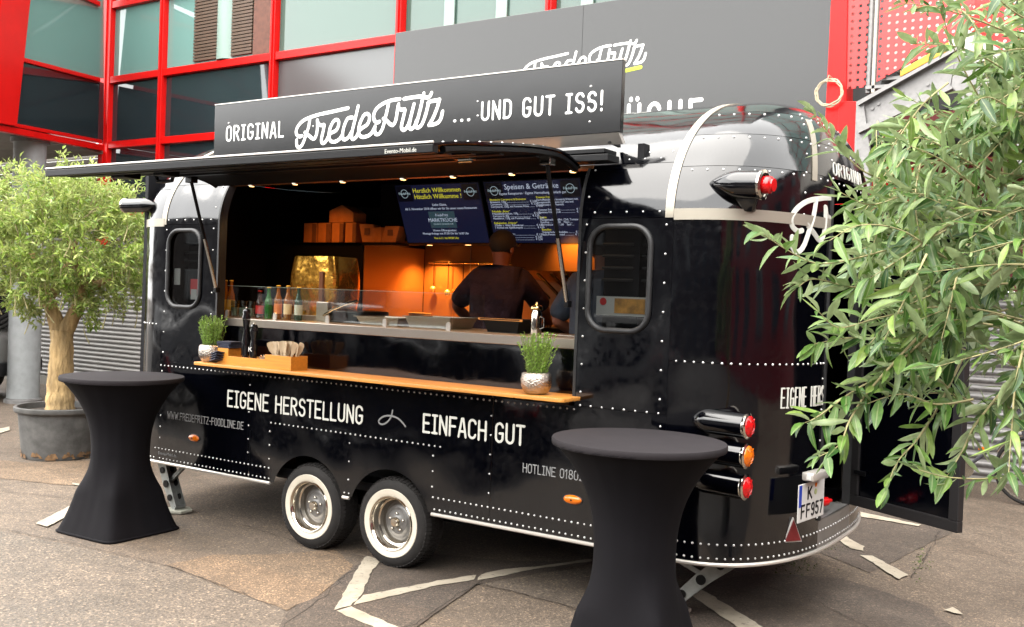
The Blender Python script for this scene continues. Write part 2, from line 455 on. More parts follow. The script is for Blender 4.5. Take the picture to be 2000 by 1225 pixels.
# ------------------------------------------------------------------ materials
def ground_mat(name, c0, c1, c2, grain=420.0, stain=0.5, gbump=0.35):
    m, n, l, b = nmat(name)
    tc = n.new('ShaderNodeTexCoord')
    def nz(sc, det=6, ro=0.6):
        t = n.new('ShaderNodeTexNoise'); t.inputs['Scale'].default_value = sc; t.inputs['Detail'].default_value = det
        t.inputs['Roughness'].default_value = ro
        l.new(tc.outputs['Object'], t.inputs['Vector']); return t
    big = nz(0.7, 7, 0.62); mid = nz(5, 5); fine = n.new('ShaderNodeTexVoronoi'); fine.inputs['Scale'].default_value = grain * 0.35
    l.new(tc.outputs['Object'], fine.inputs['Vector'])
    rp = n.new('ShaderNodeValToRGB')
    rp.color_ramp.elements[0].position = 0.36; rp.color_ramp.elements[0].color = (*c0, 1)
    rp.color_ramp.elements[1].position = 0.62; rp.color_ramp.elements[1].color = (*c1, 1)
    l.new(big.outputs['Fac'], rp.inputs['Fac'])
    mx = n.new('ShaderNodeMix'); mx.data_type = 'RGBA'; mx.blend_type = 'MULTIPLY'
    mx.inputs['Factor'].default_value = stain
    rp2 = n.new('ShaderNodeValToRGB')
    rp2.color_ramp.elements[0].position = 0.38; rp2.color_ramp.elements[0].color = (0.72, 0.7, 0.68, 1)
    rp2.color_ramp.elements[1].position = 0.6; rp2.color_ramp.elements[1].color = (1.15, 1.12, 1.1, 1)
    l.new(mid.outputs['Fac'], rp2.inputs['Fac'])
    l.new(rp.outputs['Color'], mx.inputs['A']); l.new(rp2.outputs['Color'], mx.inputs['B'])
    mx2 = n.new('ShaderNodeMix'); mx2.data_type = 'RGBA'; mx2.blend_type = 'MULTIPLY'; mx2.inputs['Factor'].default_value = 0.8
    gr = n.new('ShaderNodeTexNoise'); gr.inputs['Scale'].default_value = grain; gr.inputs['Detail'].default_value = 4
    gr.inputs['Roughness'].default_value = 0.75
    l.new(tc.outputs['Object'], gr.inputs['Vector'])
    rp3 = n.new('ShaderNodeValToRGB')
    rp3.color_ramp.elements[0].position = 0.36; rp3.color_ramp.elements[0].color = (0.28, 0.27, 0.27, 1)
    rp3.color_ramp.elements[1].position = 0.66; rp3.color_ramp.elements[1].color = (1.85, 1.8, 1.74, 1)
    l.new(gr.outputs['Fac'], rp3.inputs['Fac'])
    l.new(mx.outputs['Result'], mx2.inputs['A']); l.new(rp3.outputs['Color'], mx2.inputs['B'])
    ch = n.new('ShaderNodeTexVoronoi'); ch.inputs['Scale'].default_value = grain * 0.75; l.new(tc.outputs['Object'], ch.inputs['Vector'])
    sc = n.new('ShaderNodeSeparateColor'); l.new(ch.outputs['Color'], sc.inputs['Color'])
    r4 = n.new('ShaderNodeValToRGB'); e4 = r4.color_ramp.elements         # pale and dark stone chips
    e4[0].position = 0.0; e4[0].color = (.42, .42, .42, 1); e4[1].position = 1.0; e4[1].color = (2.3, 2.25, 2.15, 1)
    q = e4.new(.16); q.color = (.85, .85, .85, 1); q = e4.new(.8); q.color = (1.05, 1.05, 1.05, 1)
    l.new(sc.outputs['Red'], r4.inputs['Fac'])
    mx3 = n.new('ShaderNodeMix'); mx3.data_type = 'RGBA'; mx3.blend_type = 'MULTIPLY'; mx3.inputs['Factor'].default_value = 0.9
    l.new(mx2.outputs['Result'], mx3.inputs['A']); l.new(r4.outputs['Color'], mx3.inputs['B'])
    l.new(mx3.outputs['Result'], b.inputs['Base Color'])
    mr = n.new('ShaderNodeMapRange'); mr.inputs['From Min'].default_value = 0.35; mr.inputs['From Max'].default_value = 0.65
    mr.inputs['To Min'].default_value = 0.62; mr.inputs['To Max'].default_value = 0.95
    l.new(big.outputs['Fac'], mr.inputs['Value']); l.new(mr.outputs['Result'], b.inputs['Roughness'])
    bp = n.new('ShaderNodeBump'); bp.inputs['Strength'].default_value = gbump; bp.inputs['Distance'].default_value = 0.006
    ad = n.new('ShaderNodeMath'); ad.operation = 'ADD'
    l.new(gr.outputs['Fac'], ad.inputs[0]); l.new(fine.outputs['Distance'], ad.inputs[1])
    l.new(ad.outputs['Value'], bp.inputs['Height']); l.new(bp.outputs['Normal'], b.inputs['Normal'])
    return m

M = {}
M['asphalt'] = ground_mat('asphalt', (0.068, 0.052, 0.038), (0.094, 0.073, 0.054), None, grain=130)
M['asphalt_dark'] = ground_mat('asphalt_dark', (0.040, 0.031, 0.0235), (0.057, 0.044, 0.034), None, grain=150, stain=0.45)
M['asphalt_grey'] = ground_mat('asphalt_grey', (0.072, 0.058, 0.044), (0.092, 0.074, 0.057), None, grain=110, gbump=0.6)
M['asphalt_tan'] = ground_mat('asphalt_tan', (0.082, 0.057, 0.036), (0.125, 0.088, 0.056), None, grain=140, stain=0.5)
M['crack'] = mat('crack', (0.025, 0.019, 0.014), 0.95)
def paint_mat():
    m, n, l, b = nmat('line_paint')
    tc = n.new('ShaderNodeTexCoord')
    a = n.new('ShaderNodeTexNoise'); a.inputs['Scale'].default_value = 26; a.inputs['Detail'].default_value = 9; a.inputs['Roughness'].default_value = 0.8
    c = n.new('ShaderNodeTexNoise'); c.inputs['Scale'].default_value = 5; c.inputs['Detail'].default_value = 4
    l.new(tc.outputs['Object'], a.inputs['Vector']); l.new(tc.outputs['Object'], c.inputs['Vector'])
    rp = n.new('ShaderNodeValToRGB'); e = rp.color_ramp.elements
    e[0].position = .34; e[0].color = (.07, .055, .042, 1); e[1].position = .44; e[1].color = (.30, .265, .205, 1)
    l.new(a.outputs['Fac'], rp.inputs['Fac'])
    mx = n.new('ShaderNodeMix'); mx.data_type = 'RGBA'; mx.blend_type = 'MULTIPLY'; mx.inputs['Factor'].default_value = .6
    r2 = n.new('ShaderNodeValToRGB'); r2.color_ramp.elements[0].position = .3; r2.color_ramp.elements[0].color = (.55, .5, .45, 1); r2.color_ramp.elements[1].position = .6
    l.new(c.outputs['Fac'], r2.inputs['Fac']); l.new(rp.outputs['Color'], mx.inputs['A']); l.new(r2.outputs['Color'], mx.inputs['B'])
    l.new(mx.outputs['Result'], b.inputs['Base Color']); b.inputs['Roughness'].default_value = .8
    bp = n.new('ShaderNodeBump'); bp.inputs['Strength'].default_value = .4; bp.inputs['Distance'].default_value = .004
    l.new(a.outputs['Fac'], bp.inputs['Height']); l.new(bp.outputs['Normal'], b.inputs['Normal'])
    return m
M['line_paint'] = paint_mat()
M['moss'] = mat('moss', (0.05, 0.07, 0.015), 0.95, var=0.5, vscale=60)
M['red_paint'] = mat('red_paint', (0.46, 0.004, 0.003), 0.35, ior=1.3, var=0.08, vscale=3, bump=0.04, bscale=30)
M['red_dark'] = mat('red_dark', (0.10, 0.003, 0.004), 0.5, var=0.15, vscale=4)
def perf_mat():
    m, n, l, b = nmat('perforated_red')
    b.inputs['Base Color'].default_value = (0.42, 0.014, 0.012, 1); b.inputs['Roughness'].default_value = 0.4
    tc = n.new('ShaderNodeTexCoord'); mp = n.new('ShaderNodeMapping'); mp.inputs['Scale'].default_value = (14.3, 1, 14.3)
    l.new(tc.outputs['Object'], mp.inputs['Vector'])
    sx = n.new('ShaderNodeSeparateXYZ'); l.new(mp.outputs['Vector'], sx.inputs['Vector'])
    def fr(o):
        a = n.new('ShaderNodeMath'); a.operation = 'FRACT'; l.new(o, a.inputs[0])
        s = n.new('ShaderNodeMath'); s.operation = 'SUBTRACT'; s.inputs[1].default_value = 0.5; l.new(a.outputs[0], s.inputs[0])
        p = n.new('ShaderNodeMath'); p.operation = 'POWER'; p.inputs[1].default_value = 2; l.new(s.outputs[0], p.inputs[0]); return p.outputs[0]
    ad = n.new('ShaderNodeMath'); ad.operation = 'ADD'; l.new(fr(sx.outputs['X']), ad.inputs[0]); l.new(fr(sx.outputs['Z']), ad.inputs[1])
    gt = n.new('ShaderNodeMath'); gt.operation = 'GREATER_THAN'; gt.inputs[1].default_value = 0.048; l.new(ad.outputs[0], gt.inputs[0])
    l.new(gt.outputs[0], b.inputs['Alpha'])
    return m
M['perforated'] = perf_mat()
M['galv'] = mat('galvanised', (0.19, 0.185, 0.18), 0.5, 0.6, var=0.2, vscale=22, rvar=0.12)
M['yellow'] = mat('yellow_paint', (0.45, 0.22, 0.006), 0.5)
M['slate_glass'] = mat('slate_glass', (0.014, 0.021, 0.024), 0.03, ior=1.6, bump=0.03, bscale=1.2, bdist=0.02)
M['teal_glass'] = mat('teal_glass', (0.11, 0.205, 0.185), 0.03, ior=1.6, bump=0.02, bscale=0.9, bdist=0.02)
M['pale_glass'] = mat('pale_glass', (0.05, 0.088, 0.072), 0.04, ior=1.5, bump=0.02, bscale=0.9, bdist=0.02)
M['grey_panel'] = mat('grey_panel', (0.011, 0.011, 0.0102), 0.16, ior=1.5, bump=0.03, bscale=1.3, bdist=0.02)
M['grey_panel2'] = mat('grey_panel_light', (0.05, 0.054, 0.054), 0.22, ior=1.6, bump=0.03, bscale=1.3, bdist=0.02)
M['sign_white'] = mat('sign_white', (0.6, 0.6, 0.58), 0.45)
M['lime'] = mat('lime', (0.30, 0.36, 0.01), 0.5)
M['shutter'] = mat('shutter_grey', (0.20, 0.19, 0.178), 0.5, var=0.12, vscale=2)
M['concrete_col'] = mat('column_paint', (0.20, 0.21, 0.21), 0.55, var=0.12, vscale=9, bump=0.1, bscale=60)
M['soffit'] = mat('soffit_board', (0.12, 0.11, 0.092), 0.7, var=0.1, vscale=5)
M['plaster_dark'] = mat('plaster_dark', (0.02, 0.0195, 0.0195), 0.8, var=0.2, vscale=3)
M['brick_far'] = mat('brick_far', (0.020, 0.016, 0.015), 0.8, var=0.3, vscale=3)
M['window_far'] = mat('window_far', (0.03, 0.035, 0.04), 0.1)
M['brown_blind'] = mat('brown_blind', (0.06, 0.035, 0.02), 0.6, var=0.2, vscale=6)
M['pale_col'] = mat('pale_column', (0.16, 0.23, 0.2), 0.5)
M['olive_pot'] = mat('rusted_tub', (0.062, 0.061, 0.058), 0.7, var=0.45, vscale=7, bump=0.2, bscale=30)
M['rust'] = mat('rust', (0.11, 0.06, 0.025), 0.9, var=0.5, vscale=25, bump=0.3)
M['soil'] = mat('soil', (0.03, 0.022, 0.015), 0.95, var=0.5, vscale=60, bump=0.8, bscale=60, bdist=0.02)

# ------------------------------------------------------------------ ground
ground = MB().add([(-120, -120, 0), (120, -120, 0), (120, 120, 0), (-120, 120, 0)], [(0, 1, 2, 3)]).build('ground', M['asphalt'], smooth=0)
tag(ground, 'brown worn asphalt yard with patches and faded paint', kind='structure')

def wob(pts, amp, step=0.12, seed=0):
    rn = random.Random(seed); out = []
    n = len(pts)
    for i in range(n):
        a = Vector(pts[i]); b = Vector(pts[(i + 1) % n]); k = max(1, int((b - a).length / step))
        for j in range(k):
            p = a.lerp(b, j / k); out.append((p.x + rn.uniform(-amp, amp), p.y + rn.uniform(-amp, amp)))
    return out

def sheet(px, z, name, m, amp=0.006, seed=0, step=0.12):
    g = [on(x, y, 2, 0.0) for x, y in px]
    pts = wob([(p.x, p.y) for p in g], amp, step, seed)
    return fill_poly([pts], lambda x, y: (x, y, z), name, m, ground)

MB().add([(-60, -60, .003), (60, -60, .003), (60, -.3, .003), (4.95, -.3, .003), (3.7, -1.5, .003), (3.2, -2.5, .003), (-60, -2.2, .003)], [(0, 1, 2, 3, 4, 5, 6)]).build('asphalt_patch', ground_mat('asphalt_added_dark', (0.018, 0.015, 0.013), (0.027, 0.023, 0.019), None, grain=120), ground, smooth=0)  # unseen dark ground, added to darken the reflections in the trailer flank
# repaired areas of the surface (pixel outlines dropped onto the ground plane)
sheet([(0, 1040), (120, 1062), (330, 1108), (560, 1195), (640, 1235), (640, 1500), (-300, 1500), (-300, 1000)], 0.004, 'asphalt_patch', M['asphalt_grey'], 0.01, 1)
sheet([(560, 1196), (632, 1160), (690, 1108), (760, 1075), (1000, 1098), (1180, 1100), (930, 1143), (812, 1228), (760, 1290), (600, 1290), (540, 1240)], 0.008, 'asphalt_patch', M['asphalt_dark'], 0.008, 2)
sheet([(935, 1143), (1060, 1118), (1180, 1110), (1180, 1205), (1090, 1180), (1000, 1155)], 0.006, 'asphalt_patch', M['asphalt_grey'], 0.006, 3)
sheet([(330, 1104), (420, 1085), (560, 1082), (650, 1075), (690, 1105), (630, 1160), (555, 1193)], 0.004, 'asphalt_patch', M['asphalt_tan'], 0.02, 4)
sheet([(1690, 985), (1860, 1040), (1700, 1120), (1600, 1080), (1640, 1010)], 0.004, 'asphalt_patch', M['asphalt_dark'], 0.01, 5)
sheet([(1330, 1150), (1480, 1120), (1640, 1130), (1800, 1180), (1900, 1260), (1500, 1300), (1350, 1300)], 0.004, 'asphalt_patch', M['asphalt_dark'], 0.03, 6)
sheet([(-60, 895), (60, 905), (165, 900), (300, 905), (300, 945), (150, 950), (-60, 930)], 0.004, 'asphalt_patch', M['asphalt_tan'], 0.03, 7)
Z1 = lambda x, y: (600 + x / 3.333, 1050 + y / 3.333)
Z2 = lambda x, y: (1320 + x / 2.941, 980 + y / 2.941)
lines = [
 [Z1(385, 130), Z1(470, 155), Z1(455, 190), Z1(415, 235), Z1(360, 385), Z1(283, 455), Z1(175, 485), Z1(285, 285)],
 [Z1(366, 388), Z1(850, 292), Z1(1100, 255), Z1(1092, 284), Z1(850, 322), Z1(300, 452)],
 [Z1(1128, 252), Z1(1280, 215), Z1(1480, 200), Z1(1840, 150), Z1(1860, 165), Z1(1480, 215), Z1(1280, 258), Z1(1112, 288)],
 [Z1(182, 490), Z1(286, 460), Z1(600, 600), Z1(760, 690), Z1(640, 700), Z1(420, 590)],
 [(68.6, 1025.7), (92, 1032), (165, 991.4), (230, 957), (222, 948), (160.7, 978.6)],
 [(-30, 846), (18, 835), (20, 842), (-30, 856)],
 [(141, 945), (172, 951), (171, 954), (141, 948)],
 [Z2(915, 215), Z2(960, 188), Z2(1010, 230), Z2(1080, 265), Z2(1075, 290), Z2(1000, 275)],
 [Z2(1060, 315), Z2(1130, 318), Z2(1335, 430), Z2(1280, 455)],
 [Z2(1540, 630), Z2(1590, 614), Z2(1655, 658), Z2(1600, 650)],
 [Z2(60, 530), Z2(150, 515), Z2(480, 720), Z2(640, 820), Z2(480, 820), Z2(330, 715)],
 [Z2(1060, 65), Z2(1410, 140), Z2(1395, 148), Z2(1060, 92)],
]
for i, px in enumerate(lines):
    sheet(px, 0.012, 'painted_line', M['line_paint'], 0.007, 20 + i, 0.05)
def crack(px, w, seed):
    rn = random.Random(seed); pts = []
    for (a, b) in zip(px[:-1], px[1:]):
        A = on(*a, 2, 0.0); B = on(*b, 2, 0.0); k = max(2, int((B - A).length / 0.06))
        for j in range(k): pts.append(A.lerp(B, j / k) + Vector((rn.gauss(0, .007), rn.gauss(0, .007), 0)))
    L = []; Rr = []
    for i in range(len(pts) - 1):
        t = (pts[i + 1] - pts[i]).normalized(); s = Vector((-t.y, t.x, 0)); ww = w * rn.uniform(.35, 1.0)
        L.append((pts[i] + s * ww).to_2d()); Rr.append((pts[i] - s * ww).to_2d())
    mb = MB(); n = len(L)
    mb.add([(p.x, p.y, 0.010) for p in L] + [(p.x, p.y, 0.010) for p in Rr], [(i, i + 1, n + i + 1, n + i) for i in range(n - 1)])
    mb.build('crack', M['crack'], ground, smooth=0)
for i, c in enumerate([
    [(330, 1000), (420, 1010), (560, 1055), (640, 1080), (700, 1088), (760, 1100)],
    [(540, 1236), (632, 1168), (680, 1120), (735, 1105)],
    [(700, 1250), (812, 1222), (870, 1180), (935, 1140), (985, 1110)],
    [(935, 1142), (1010, 1160), (1100, 1185), (1165, 1205)],
    [(-20, 1030), (130, 1060), (330, 1108), (470, 1160), (560, 1200)],
    [(1500, 1150), (1600, 1180), (1700, 1230), (1760, 1280)],
    [(1835, 1040), (1800, 1105), (1770, 1140)],
    [(0, 960), (140, 975), (300, 990)]]):
    crack(c, 0.0042, 40 + i)
mb = MB(); rn = random.Random(3)
for k in range(260):                                    # moss and weeds in the joints beside the trailer
    c = on(*rn.choice([(1800 + rn.gauss(0, 9), 1100 + rn.gauss(0, 14)), (1620 + rn.gauss(0, 14), 1066 + rn.gauss(0, 7)), (1620 + rn.gauss(0, 14), 1066 + rn.gauss(0, 7)), (1560 + rn.gauss(0, 30), 1105 + rn.gauss(0, 10))]), 2, 0.0)
    h = rn.uniform(.0, .006); a = rn.uniform(0, 6.28); dx, dy = math.cos(a) * .008, math.sin(a) * .008
    mb.add([(c.x - dx, c.y - dy, 0), (c.x + dx, c.y + dy, 0), (c.x + rn.gauss(0, .01), c.y + rn.gauss(0, .01), h + .006)], [(0, 1, 2)])
tag(mb.build('moss', M['moss'], smooth=0), 'dark green moss and weeds in the joints behind the trailer', 'moss', kind='stuff')

# ------------------------------------------------------------------ glass-fronted building
FY = 5.0
bld = thing('glass_building', 'red framed building with teal glass and grey panels behind the black trailer', 'building', (-4, FY + 3, 0))
XM = [-10.2, -8.76, -6.25, -3.9, -1.6, 0.7]
ZR = [2.95, 4.1, 5.17, 6.4, 7.8, 9.3, 10.8, 12.3]
def panel(name, m, x0, x1, z0, z1, y, t=0.03, bev=0.0):
    return MB().box(x0, x1, y, y + t, z0, z1).build(name, m, bld, smooth=0, bevel=bev)
for i in range(len(XM)):
    xa = XM[i] + 0.05; xb = (XM[i + 1] if i + 1 < len(XM) else 1.65) - 0.05
    for j in range(7):
        za, zb = ZR[j] + 0.05, ZR[j + 1] - 0.05
        if j == 1 and i >= 2: m, nm = M['grey_panel2'], 'spandrel_panel'
        elif j <= 1: m, nm = M['slate_glass'], 'pane'
        else: m, nm = (M['teal_glass'] if i < 2 else M['pale_glass']), 'pane'
        panel(nm, m, xa, xb, za, zb, FY + 0.03 + 0.001 * i)
# things seen through / behind the upper glass are modelled as shallow bays behind a clear pane
for i, x in enumerate(XM):
    w = 0.12 if i == 0 else 0.045
    MB().box(x - w, x + w, FY - 0.06 - 0.004 * i, FY + 0.05, 2.35 if i == 0 else 2.95, 12.6).build('mullion', M['red_paint'], bld, smooth=0, bevel=0.006)
    MB().box(x - w * .35, x + w * .35, FY - 0.085 - 0.004 * i, FY - 0.061 - 0.004 * i, 2.36 if i == 0 else 2.96, 12.58).build('cover_strip', M['red_paint'], bld, smooth=0, bevel=0.004)
for j, z in enumerate(ZR):
    MB().box(-10.1, 1.64, FY - 0.045, FY + 0.04, z - 0.055, z + 0.055).build('transom', M['red_paint'], bld, smooth=0, bevel=0.006)
# bay with brown blind and round column showing through the glass
bl = MB()
for k in range(26):
    z = 5.28 + k * 0.05
    bl.box(-8.05, -6.75, FY - 0.004, FY + 0.028, z, z + 0.036)
bl.build('blind', M['brown_blind'], bld, smooth=0)
MB().lathe([(0.2, 5.24), (0.2, 6.33)], (-7.35, FY + 0.12, 0), 20).build('inner_column', M['pale_col'], bld)
MB().box(-6.72, -6.34, FY - 0.002, FY + 0.02, 5.24, 6.33).build('brick_pier', mat('brick_pier', (0.09, 0.035, 0.022), 0.8, var=0.3, vscale=14), bld, smooth=0)
for xx in (-3.2, -2.4, -1.2, -0.4): MB().box(xx, xx + 0.16, FY - 0.002, FY + 0.02, 5.24, 6.33).build('inner_post', M['pale_col'], bld, smooth=0)
# body of the building behind the glass, flat roof
MB().box(-10.15, 1.64, FY + 0.075, FY + 7, 2.95, 12.6).build('wall', M['plaster_dark'], bld, smooth=0)
MB().box(-14.5, 1.6, FY + 0.16, FY + 7, -0.02, 2.94).build('ground_floor_wall', M['plaster_dark'], bld, smooth=0)
# corrugated shutter across the ground floor, slat by slat
prof = [(0, 0), (-0.018, 0.012), (-0.024, 0.03), (-0.018, 0.048), (0, 0.06)]
def slat_mesh():
    mb = MB()
    mb.prism([(-14.4, FY + 0.12 + a, b) for a, b in prof], (10.6, 0, 0))
    return mb
sl0 = None
for k in range(37):
    if sl0 is None:
        sl0 = slat_mesh().build('shutter_slat', M['shutter'], bld)
        sl0.location.z = 0.16
    else:
        s2 = sl0.copy(); COL.objects.link(s2); s2.location.z = 0.16 + 0.074 * k
MB().box(-14.5, -3.8, FY + 0.125, FY + 0.155, 0, 2.93).build('shutter_back', mat('shutter_dark', (0.06, 0.055, 0.05), 0.7), bld, smooth=0)
MB().box(-14.4, -3.8, FY + 0.06, FY + 0.12, 0.0, 0.15).build('plinth', M['soffit'], bld, smooth=0)
# left wing: glass running from the red corner post towards the viewer
LP = Vector((-10.2, FY, 0)); ldir = Vector((0.5, -0.866, 0)); lnor = Vector((0.866, 0.5, 0))
def onl(px, py, off=0.0):
    v = d_ + r_ * ((px - 1000) / F_PX) - u_ * ((py - 612.5) / F_PX)
    t = ((LP + lnor * off) - CAM).dot(lnor) / v.dot(lnor)
    return CAM + v * t
def lw_quad(name, m, px, off, t=-0.03):
    P = [onl(x, y, off) for x, y in px]
    MB().prism(P, lnor * t).build(name, m, bld, smooth=0)
lw_quad('pane', M['teal_glass'], [(58, -40), (203, -40), (203, 154), (46, 113)], 0.0)
lw_quad('pane', M['slate_glass'], [(45, 120), (203, 162), (202, 279), (34, 243)], 0.0)
lw_quad('pane', M['teal_glass'], [(64, -260), (206, -260), (205, -46), (60, -60)], 0.0)
for a, b, w in [((44, 116), (196, 156), 8), ((-60, 227), (200, 277), 7), ((-60, 238), (202, 289), 12), ((59, -55), (196, 8), 9)]:
    P = [onl(a[0], a[1] - w / 2, .05), onl(b[0], b[1] - w / 2, .05), onl(b[0], b[1] + w / 2, .05), onl(a[0], a[1] + w / 2, .05)]
    MB().prism(P, lnor * -0.12).build('transom', M['red_paint'], bld, smooth=0, bevel=0.004)
lw_quad('slanted_post', M['red_paint'], [(10, -60), (66, -60), (33, 246), (-30, 236), (-12, 130)], 0.09, -0.2)
lw_quad('slanted_post', M['red_paint'], [(-70, -60), (6, -60), (-16, 130), (-34, 236), (-110, 222)], 0.06, -0.15)
# soffit under the left wing, board by board
s0 = onl(200, 296); s1 = onl(-120, 222)
zs = 3.95
fan = Vector((-10.2, FY, zs)); e1 = ldir * 6.0
for k in range(10):
    a = fan + ldir * (0.02 + 0.6 * k); b = fan + ldir * (0.6 * (k + 1))
    MB().prism([a, b, b + Vector((-6, 0, 0)), a + Vector((-6, 0, 0))], (0, 0, 0.05)).build('soffit_board', M['soffit'], bld, smooth=0)
for k in range(7):                                  # boarding above the shutter
    MB().box(-16, -10.33, FY + .06, FY + .1, 2.96 + k * .16, 2.96 + k * .16 + .15).build('board', M['soffit'], bld, smooth=0)
# grey sign fixed over the facade
sg = thing('wall_sign', 'large grey wall sign with white script lettering above the trailer roof', 'sign', (-1, 4.8, 2.2))
MB().box(-3.86, -1.0715, 4.84, 4.9, 2.3, 5.2).build('sign_panel', M['grey_panel'], sg, smooth=0, bevel=0.004)
MB().box(-1.0695, 1.74, 4.84, 4.9, 2.3, 5.2).build('sign_panel', M['grey_panel'], sg, smooth=0, bevel=0.004)
def logo_uv(x, y):
    p = on(540 + x / 5.556, 170 + y / 5.556, 1, -0.02); return p.x, p.z
def blogo_uv(x, y):
    u, v = logo_uv(x, y); return -1.256 + (u + 0.094) * 1.217, 4.664 + (v - 3.088) * 1.235
logo_mesh(blogo_uv, lambda u, v: Vector((u, 4.838, v)), 0.034, (0, -1, 0)).build('lettering', M['sign_white'], sg)
mb = MB(); add_stroke(mb, [(-1.2, 4.32), (-0.32, 4.417)], lambda u, v: Vector((u, 4.838, v)), 0.05, (0, -1, 0)); mb.build('underline', M['lime'], sg)
stroke_text('MARKTKÜCHE', -1.95, 0.42, 3.66, 0.37, lambda u, v: Vector((u, 4.838, v)), 0.052, gap=0.3).build('lettering', M['sign_white'], sg)

# round pale column under the left wing
colm = thing('round_column', 'pale grey round column behind the potted olive tree', 'column', (-9.6, 3.34, 0))
MB().lathe([(0.225, 0), (0.225, 3.94)], (-9.6, 3.34, 0), 32).build('shaft', M['concrete_col'], colm)
MB().lathe([(0.27, 3.86), (0.27, 3.93)], (-9.6, 3.34, 0), 32).build('collar', M['galv'], colm)
MB().lathe([(0.26, 0), (0.26, 0.05), (0.23, 0.07)], (-9.6, 3.34, 0), 32).build('base_ring', M['galv'], colm)

# ------------------------------------------------------------------ red steel staircase on the right
st = thing('steel_staircase', 'red perforated steel staircase with galvanised stringers behind the trailer rear', 'staircase', (2.4, 4.8, 0))
SY = 4.62
def sp(px, py, y=SY): return on(px, py, 1, y)
def squad(name, m, px, y=SY, t=0.04, bev=0.004):
    return MB().prism([sp(a, b, y) for a, b in px], (0, t, 0)).build(name, m, st, smooth=0, bevel=bev)
squad('column', M['red_paint'], [(1626, -60), (1656, -60), (1652, 210), (1640, 270), (1606, 270), (1612, 228)], 4.6, 0.25)
squad('column', M['red_paint'], [(1638, 198), (1672, 198), (1668, 420), (1630, 420)], 4.58, 0.2)
squad('perforated_panel', M['perforated'], [(1655, -60), (1700, -60), (1690, 170), (1644, 176)], 4.62, 0.012, 0)
squad('post', M['galv'], [(1701, -60), (1708, -60), (1698, 182), (1690, 182)], 4.64, 0.05)
squad('handrail_post', mat('cream_paint', (0.3, 0.28, 0.24), 0.5), [(1712, -60), (1718, -60), (1708, 180), (1701, 182)], 4.60, 0.04)
squad('perforated_panel', M['perforated'], [(1722, -60), (1930, -60), (1880, 66), (1712, 160)], 4.56, 0.012, 0)
squad('perforated_panel', M['perforated'], [(1925, -60), (2120, -60), (2120, 150), (1990, 120), (1880, 50)], 5.1, 0.012, 0)
squad('nosing_strip', M['yellow'], [(1758, 138), (1852, 82), (1858, 96), (1758, 150)], 4.54, 0.02)
squad('stringer', M['galv'], [(1674, 198), (1700, 184), (1866, 92), (1868, 98), (1700, 192), (1676, 206)], 4.48, 0.12, 0)
squad('stringer', M['galv'], [(1678, 206), (1868, 100), (1856, 168), (1676, 252)], 4.56, 0.02, 0)
squad('stringer', M['galv'], [(1674, 250), (1856, 166), (1860, 173), (1676, 260)], 4.47, 0.13, 0)
squad('stringer', M['galv'], [(1868, 98), (1900, 112), (2060, 330), (2000, 330), (1858, 168)], 4.56, 0.03, 0)
squad('support_post', M['galv'], [(1672, 198), (1686, 198), (1704, 330), (1690, 420), (1664, 420)], 4.52, 0.06)
for k in range(5):
    a = sp(1716 + k * 30, 168 - k * 17, 4.6)
    MB().box(a.x - .12, a.x + .14, 4.6, 5.5, a.z - .02, a.z + .01).build('tread', M['galv'], st, smooth=0)
for px, py in ((1697, 195), (1704, 212), (1716, 203), (1762, 180), (1812, 165), (1735, 232)):
    c = sp(px, py, 4.555)
    MB().lathe([(0.016, 0), (0.016, 0.012)], c, 6, ax=(0, -1, 0)).build('bolt', M['galv'], st)
rw = thing('rear_wall', 'dark red wall panels under the staircase', 'wall', (5, 7, 0))
MB().box(1.75, 12, 6.9, 7.1, 2.1, 4.1).build('panel', M['red_dark'], rw, smooth=0)
MB().box(1.75, 12, 6.9, 7.1, 4.12, 4.6).build('panel', M['plaster_dark'], rw, smooth=0)
MB().box(1.75, 12, 6.9, 7.1, 4.62, 6.19).build('panel', mat('pale_render', (0.5, 0.48, 0.44), 0.7), rw, smooth=0)
MB().box(1.7, 5.5, 5.6, 6.8, 3.55, 3.62).build('soffit', M['plaster_dark'], rw, smooth=0)
MB().box(1.75, 12, 7.02, 7.12, 0, 2.09).build('backing', M['shutter'], rw, smooth=0)
for k in range(22):
    MB().prism([(1.75, 7.02 + a, 0.05 + 0.093 * k + b * 1.3) for a, b in prof], (10, 0, 0)).build('slat', M['galv'], rw)
for i in range(5):                                  # glazed upper storeys carrying on to the right
    for j in range(4):
        MB().box(1.8 + i * 2.2, 3.94 + i * 2.2, 6.93, 6.96, 6.25 + j * 1.6, 7.79 + j * 1.6).build('pane', M['teal_glass'], rw, smooth=0)
    MB().box(3.945 + i * 2.2, 3.995 + i * 2.2, 6.86, 6.98, 6.22, 12.6).build('mullion', M['red_paint'], rw, smooth=0)
for j in range(5): MB().box(1.76, 12.8, 6.88, 6.975, 6.2 + j * 1.6 - .005, 6.245 + j * 1.6).build('transom', M['red_paint'], rw, smooth=0)
rp = MB().prism([sp(1668, 300, 5.6), sp(1790, 330, 5.6), sp(1790, 400, 5.6), sp(1660, 420, 5.6)], (0, .05, 0)).build('panel', M['red_paint'], rw, smooth=0)
